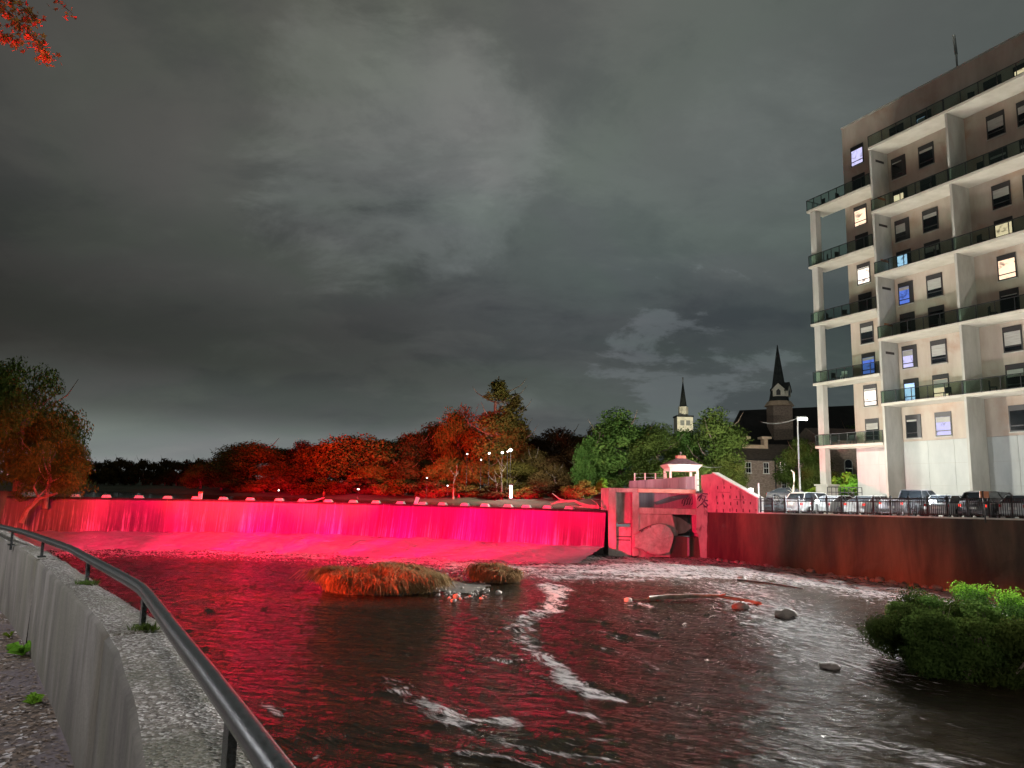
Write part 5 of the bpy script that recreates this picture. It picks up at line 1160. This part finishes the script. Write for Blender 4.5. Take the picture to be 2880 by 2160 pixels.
# willow like tree on the left bank
tree('willow', 45, 1035, 66, 300, 'big drooping tree on the left bank at the end of the weir', grp=None, base=3.2, rz=.5)
tree('willow', 130, 1235, 63, 190, 'lower drooping red lit tree hanging over the left end of the weir', grp=None, base=2.8, rz=2.2)
tree('r4', -120, 1060, 72, 260, 'dark green tree left behind the drooping tree', grp=None, base=3.2)
log('leaning_trunk', 'bare trunk leaning over the left end of the weir', [([at(60, 1470, 60), at(75, 1435, 60), at(110, 1402, 60), at(160, 1388, 60)], .22, .10), ([at(110, 1402, 60), at(95, 1370, 60), at(110, 1340, 60)], .10, .04), ([at(100, 1405, 60), at(130, 1375, 60)], .08, .03)], 0, 'bark', 'tree trunk')
# bare pale sapling
t_ = thing('sapling', 'thin bare pale sapling beside the lamp post', 'tree', (at(2230, 1400, 62).x, 62, 4.2))
bx_ = at(2230, 1400, 62).x; v3 = lambda a, b: at(*Z7(a, b), 62)-Vector((bx_, 62, 4.2))
MB().tube([v3(625, 1640), v3(632, 1560), v3(638, 1470), v3(632, 1395), v3(605, 1368)], [.09, .08, .07, .05, .02], 6).tube([v3(638, 1450), v3(645, 1390)], [.04, .02], 5).tube([v3(630, 1600), v3(600, 1560), v3(575, 1535)], [.03, .02, .01], 5).tube([v3(628, 1620), v3(600, 1590), v3(570, 1580)], [.03, .02, .01], 5).build('trunk', M['birch'], t_)
# maple branch hanging in at the top left, about 20 m away
br = thing('maple_branch', 'red lit maple branch hanging in at the top left corner', 'branch', at(-60, -40, 21)); b0v = at(-60, -40, 21)
tw = [[(-60, -60), (10, 20), (60, 70), (110, 120), (140, 165)], [(-40, -20), (30, 0), (80, 30), (95, 60)], [(-60, 40), (0, 90), (50, 120)], [(120, -60), (160, 0), (205, 40)]]
mb = MB(); pts_ = []
for pl_2 in tw:
    P_ = [at(a, b, 21)-b0v for a, b in pl_2]; mb.tube(P_, [.03]+[.02]*(len(P_)-2)+[.008], 5)
    for a, b in zip(P_[:-1], P_[1:]):
        for k in range(16): pts_.append((a.lerp(b, random.random()), tw.index(pl_2)))
mb.build('twig', M['bark'], br)
def maple():
    mb = MB(); o_ = []
    for k in range(10):
        a = math.pi*2*k/10; r_ = (1.0 if k % 2 == 0 else .45); o_.append((r_*math.cos(a)*.09, r_*math.sin(a)*.09, .012*math.cos(3*a)))
    mb.add(o_+[(0, 0, 0)], [(k, (k+1) % 10, 10) for k in range(10)]); return mb.mesh('leaf', M['leafr'])
lm = maple(); rgl = random.Random(9)
for p_, w_ in pts_:
    for _ in range(5 if w_ in (0, 2) else 3 if w_ == 1 else 1):
        q_ = p_+Vector((rgl.gauss(0, .13), rgl.gauss(0, .15), rgl.gauss(0, .11)-.06)); o = link('leaf', lm, br, q_); o.rotation_euler = (rgl.uniform(-1.4, 1.4), rgl.uniform(-1.2, 1.2), rgl.uniform(0, 6)); s_ = rgl.uniform(.6, 1.25); o.scale = (s_, s_, s_)
# ------------------------------------------------------------------ far lights on the opposite bank
for k, (px, py, Y, r_) in enumerate([(1436, 1266, 94, .22), (1413, 1273, 94, .17), (1376, 1275, 95, .14), (1428, 1270, 95, .10), (1314, 1277, 95, .10), (1353, 1293, 95, .09), (1685, 1371, 78, .10), (1008, 1376, 92, .16), (784, 1379, 100, .10), (1201, 1344, 93, .09), (1259, 1366, 91, .08)]):
    q_ = at(px, py, Y-6); zb_ = gz_(q_.x, Y-6)
    t_ = thing('far_lamp', 'tiny %s lamp glinting among the far trees' % ['brightest', 'second brightest', 'pale upper', 'faint close paired', 'leftmost high', 'faint lower middle', 'right hand low', 'low left wide', 'far left low', 'low central', 'low faint'][k], 'lamp', (q_.x, q_.y, zb_), 0, 'tiny lamps among the far trees')
    MB().tube([(0, 0, 0), (0, 0, q_.z-zb_)], .03, 5).build('pole', M['black'], t_); MB().blob((0, 0, q_.z-zb_), (r_, r_, r_*(.8 if k != 7 else .4)), k, .15, 6).build('bulb', M['farlamp'], t_)
lamp(at(1430, 1266, 86).x, 86, at(1430, 1266, 86).z, 5200, (1, .95, .82), .2)
q_ = at(1437, 1379, 84); t_ = thing('lit_sign', 'narrow bright upright lit sign at the foot of the tallest tree', 'sign', (q_.x, 84, gz_(q_.x, 84)))
zz2 = q_.z-1.0-gz_(q_.x, 84); MB().box(-.22, .22, -.05, .05, zz2, zz2+1.7).build('casing', M['black'], t_); MB().box(-.14, .16, -.075, -.052, zz2+.15, zz2+.7).box(-.10, .14, -.075, -.052, zz2+.75, zz2+1.05).box(-.16, .10, -.075, -.052, zz2+1.1, zz2+1.55).build('face', M['lampb'], t_)
MB().box(-.04, .04, -.04, .04, 0, zz2).build('post', M['black'], t_)
for k, (px, py) in enumerate([(1275, 1300), (1410, 1290), (1395, 1330), (1512, 1380), (1450, 1395)]):
    q_ = at(px, 1405, 86); t_ = thing('bare_tree', 'thin bare trunk by the water, %s along the far shore' % LR[k], 'tree', (q_.x, 86, gz_(q_.x, 86)-.2), 0, 'bare trunks on the far shore')
    hh_ = at(px, py, 86).z-gz_(q_.x, 86); link('trunk', trunk_mesh(60+k, hh_, .13, 1.2, 5, 'bark', .5), t_)
# ------------------------------------------------------------------ grass islets, stones, logs, rocks in the river
def islet(label, px0, px1, pb, pt, seed, blades, hgt_=1.0, depth=2.2, mat='grassm', hump=None):
    a = onz(px0, pb-22, 0); b = onz(px1, pb-22, 0); c = (a+b)/2; rx_ = (b-a).length/2; g = np.random.default_rng(seed); ry = depth
    t_ = thing('grass_islet', label, 'grass clump', (c.x, c.y, 0), 0, 'grass islets in the river')
    zt_ = at((px0+px1)/2, pt, c.y).z
    mb = MB().blob((0, 0, -.15), (rx_*.96, ry*.95, zt_*.42+.15), seed, .06, 12); mb.build('mound', M['soil'], t_)
    n = blades; th = g.uniform(0, 6.283, n); r_ = np.sqrt(g.uniform(0, 1, n)); bx_ = rx_*r_*np.cos(th); by_ = ry*r_*np.sin(th)
    hump_ = .55+.45*fbm((bx_+50)*.55, (by_+50)*.55, 2, seed)*1.6; zz_ = zt_*.42*np.sqrt(np.clip(1-r_**2, 0, 1)); L_b = zt_*.95*g.uniform(.6, 1.1, n)*np.clip(hump_, .5, 1.15)
    # blades lean with their tussock
    tu = 16; tcx = g.uniform(-rx_, rx_, tu); tcy = g.uniform(-ry, ry, tu); di = np.argmin((bx_[:, None]-tcx)**2+(by_[:, None]-tcy)**2, 1)
    L_b = L_b*g.uniform(.55, 1.25, tu)[di]; lx = (bx_-tcx[di]); ly = (by_-tcy[di]); ll = np.hypot(lx, ly)+.2; lx = lx/ll+g.normal(0, .35, n); ly = ly/ll+g.normal(0, .35, n)
    wv = .022*g.uniform(.7, 1.5, n); ang = g.uniform(0, 6.283, n); wxv, wyv = np.cos(ang)*wv, np.sin(ang)*wv
    P0 = np.stack([bx_, by_, zz_-.05], 1); P1 = P0+np.stack([lx*.25*L_b, ly*.25*L_b, .62*L_b], 1); P2 = P0+np.stack([lx*.7*L_b, ly*.7*L_b, .55*L_b], 1); P3 = P0+np.stack([lx*.95*L_b, ly*.95*L_b, .15*L_b], 1)
    wv_ = np.stack([wxv, wyv, 0*wxv], 1)
    V_ = np.stack([P0-wv_, P0+wv_, P1-wv_, P1+wv_, P2-wv_*.8, P2+wv_*.8, P3-wv_*.2, P3+wv_*.2], 1).reshape(-1, 3); b8 = np.arange(n)[:, None]*8
    Fq_ = np.concatenate([b8+np.array([0, 1, 3, 2]), b8+np.array([2, 3, 5, 4]), b8+np.array([4, 5, 7, 6])]); o = link('grass', npmesh('grass', V_, Fq_, M[mat], True), t_); o['kind'] = 'stuff'; return t_
islet('wide grassy islet in the middle of the red water', 905, 1225, 1680, 1586, 1, 9000)
islet('smaller grassy islet right of the pebble bar', 1325, 1462, 1655, 1582, 2, 3500, depth=1.4)
# pebbles between the islets
mb = MB(); g = random.Random(3); sm = MB().blob((0, 0, 0), (1, .8, .55), 2, .12, 6).mesh('stone', M['rubble'])
for k in range(150):
    px, py = g.uniform(1215, 1375), g.uniform(1592, 1684); 
    if py > 1610+(px-1215)*.9+40: continue
    q_ = onz(px, py, .05); r_ = g.uniform(.04, .11); mb.blob((q_.x, q_.y, .03), (r_, r_*.8, r_*.6), k, .15, 5)
o = mb.build('pebbles', M['rubble']); o['kind'] = 'stuff'
PB = [(1232, 1674), (1262, 1668), (1285, 1678), (1300, 1655), (1338, 1665), (1255, 1640), (1290, 1625), (1370, 1662), (1402, 1668), (1318, 1612), (1275, 1690), (1220, 1660)]
for k, (px, py) in enumerate(PB):
    q_ = onz(px, py, .06); o = link('stone', sm, None, (q_.x, q_.y, .08), k*1.3); s_ = .11+.05*(k % 3); o.scale = (s_, s_, s_)
    tag(o, 'pale stone on the pebble bar, %s' % ['at its front left', 'front, second from the left', 'at its front centre', 'right of centre', 'by the small islet', 'inner left', 'inner middle', 'in the water at the right', 'farthest right in the water', 'at the back', 'lowest and nearest', 'touching the wide islet'][k], 'stone', 'stones on the pebble bar')
mb = MB().blob((0, 0, 0), (1, .8, .5), 5, .1, 8); q_ = onz(1290, 1650, 0); o = MB().blob((0, 0, 0), (1.9, 2.6, .12), 5, .06, 10).build('pebble_bar', M['soil'], None, (q_.x, q_.y, -.04)); o['kind'] = 'structure'
Z2w = lambda a, b: (1700+a/1.875, 1500+b/1.875)
ow = lambda a, b, z=.05: onz(*Z2w(a, b), z)
log('fallen_log', 'long dark reddish log lying in the shallow rapids', [([ow(235, 345, .10), ow(330, 335, .18), ow(450, 330, .22), ow(600, 330, .22), ow(740, 352, .15), ow(830, 370, .05)], .13, .07), ([ow(600, 330, .2), ow(635, 322, .42), ow(645, 315, .55)], .05, .02), ([ow(240, 345, .1), ow(200, 352, .1), ow(90, 345, .05)], .08, .03)], 0, 'bark', 'log')
log('fallen_branch', 'thin dark branch in the bright water upstream of the log', [([ow(700, 245, .12), ow(760, 250, .12), ow(880, 265, .08), ow(1050, 290, .04)], .09, .04)], 0, 'crestc', 'branch')
def rock(label, a, b, r, seed, mat='rock', hh_=.7):
    q_ = ow(a, b, 0); o = MB().blob((0, 0, 0), (r, r*.8, r*hh_), seed, .22, 7).build('rock', M[mat], None, (q_.x, q_.y, r*hh_*.3)); tag(o, label, 'rock', 'rocks in the rapids')
rock('rounded reddish rock below the right part of the log', 720, 400, .36, 3); rock('dark pointed rock standing in the bright ripples', 955, 440, .48, 4, hh_=.55)
rock('small pale rock at the left tip of the log', 125, 360, .2, 6, 'block'); rock('dark rock at the left end of the upper branch', 722, 246, .28, 7); rock('low rock between the log and the foam chute', 290, 350, .22, 9)
rock('dark submerged boulder left of the shrub islet', 1190, 706, .35, 12, hh_=.3)
# dark shrub islet at the right
def shrub(label, px, py, w_, ht, Yd, seed, mat, leaf=.055, n=9000, name='shrub', grp='shrubs on the right hand islet', lob=14, flat=1):
    q_ = onz(px, py, .1); t_ = thing(name, label, 'shrub', (q_.x, q_.y, 0), 0, grp)
    me = crown_mesh('foliage', seed, n, w_, ht, .0, leaf, mat, lob, 'bush'); link('foliage', me, t_)
    mb = MB(); g = random.Random(seed)
    for k in range(9):
        a = g.uniform(0, 6.28); mb.tube([(0, 0, 0), (math.cos(a)*w_*.4, math.sin(a)*w_*.4, ht*.4), (math.cos(a)*w_*.7, math.sin(a)*w_*.7, ht*.8)], [.03, .02, .008], 5)
    mb.build('stems', M['bark'], t_)
sh_bar = onz(2740, 1870, 0)
o = MB().blob((0, 0, 0), (4.6, 2.3, .35), 5, .06, 12).build('shrub_islet_ground', M['soil'], None, (sh_bar.x+2.2, sh_bar.y+1.0, -.1), R(-20)); o['kind'] = 'structure'
for (lb, px, py, w_, ht, sd, mt, n_) in [('dark shrub forming the left end of the right hand islet', 2572, 1850, 1.15, 1.55, 51, 'leafd', 14000), ('dark rounded shrub second from the left on the islet', 2655, 1885, 1.1, 1.45, 52, 'leafd', 13000),
        ('dark shrub in the middle of the right hand islet', 2720, 1900, 1.1, 1.45, 53, 'leafd', 13000), ('dark shrub at the right edge of the picture', 2830, 1915, 1.15, 1.5, 54, 'leafd', 13000),
        ('dark shrub behind the middle of the islet', 2650, 1790, 1.3, 1.35, 55, 'leafd', 9000), ('dark shrub behind the right part of the islet', 2770, 1800, 1.3, 1.5, 56, 'leafd', 9000)]:
    shrub(lb, px, py, w_*1.12, ht*1.12, 0, sd, mt, .05, n_*2)
for (lb, px, py, w_, ht, sd) in [('leafy green top of growth at the far left tip of the shrub islet', 2540, 1800, .6, 1.6, 71), ('mid green growth standing up in the middle of the shrub islet', 2640, 1815, .7, 1.85, 72), ('mid green growth leaning at the right of the shrub islet', 2800, 1830, .8, 1.75, 73)]:
    shrub(lb, px, py, w_, ht, 0, sd, 'leafg', .05, 6000, 'shrub')
for (lb, px, py, w_, ht, sd) in [('bright green plant at the back left of the islet', 2748, 1728, .85, 1.4, 61), ('bright green plant at the back right of the islet', 2850, 1738, .95, 1.35, 62), ('low bright green plant between the two taller ones', 2800, 1765, .55, .8, 63)]:
    shrub(lb, px, py, w_, ht, 0, sd, 'leafbr', .06, 3500, 'leafy_plant', 'bright plants behind the islet')
# mud and rubble line at the foot of the right wall
mb = MB(); g = random.Random(12)
for k in range(90):
    u = g.uniform(-5, 30); q_ = WU(u); r_ = g.uniform(.1, .32); mb.blob((q_.x-.887*g.uniform(.0, .5), q_.y-.462*g.uniform(0, .5), g.uniform(-.05, .1)), (r_, r_, r_*.6), k, .2, 5)
o = mb.build('wall_foot_rubble', M['rock']); o['kind'] = 'stuff'
# left end of the weir: abutment and small side falls
t_ = thing('abutment', 'low dark concrete abutment at the left end of the weir', 'abutment', (-45, 61, 0)); MB().box(-2.6, 1.6, -2.5, 4, -1, 4.2).build('block', M['river'], t_, bev=.1)
# ------------------------------------------------------------------ street lamp on the path behind the viewer
t_ = thing('street_lamp', 'street lamp on the path left of the viewer', 'street lamp', (-9.2, 6.4, 3.55))
MB().tube([(0, 0, 0), (0, 0, 5.4)], [.08, .05], 8).build('pole', M['pole'], t_); MB().box(-.1, .6, -.1, .1, 5.4, 5.5).build('lantern', M['pole'], t_); MB().box(.1, .55, -.08, .08, 5.36, 5.397).build('lens', M['lampw'], t_)
lamp(.35, 0, 5.1, 1500, (.95, .96, 1), .18, t_)
t_ = thing('street_lamp', 'taller street lamp farther back along the river path', 'street lamp', (4.5, -9.5, 3.55))
MB().tube([(0, 0, 0), (0, 0, 8.4)], [.09, .055], 8).build('pole', M['pole'], t_); MB().box(-.1, .7, -.1, .1, 8.4, 8.5).build('lantern', M['pole'], t_); MB().box(.1, .65, -.08, .08, 8.36, 8.397).build('lens', M['lampw'], t_)
lamp(.4, 0, 8.1, 6000, (1, .96, .92), .2, t_)
l = bpy.data.lights.new('lantern', 'SPOT'); l.energy = 14000; l.color = (1, .95, .93); l.spot_size = R(58); l.spot_blend = .9; l.shadow_soft_size = .2
lo = bpy.data.objects.new('lantern_beam', l); COL.objects.link(lo); lo.parent = t_; lo.location = (.4, 0, 8.2); lo.rotation_euler = Vector((0, 31, -12)).to_track_quat('-Z', 'Y').to_euler()
# ------------------------------------------------------------------ render
SC.render.engine = 'CYCLES'
try:
    SC.cycles.sample_clamp_indirect = 3; SC.cycles.sample_clamp_direct = 12; SC.cycles.use_denoising = True; SC.cycles.max_bounces = 6
except Exception: pass
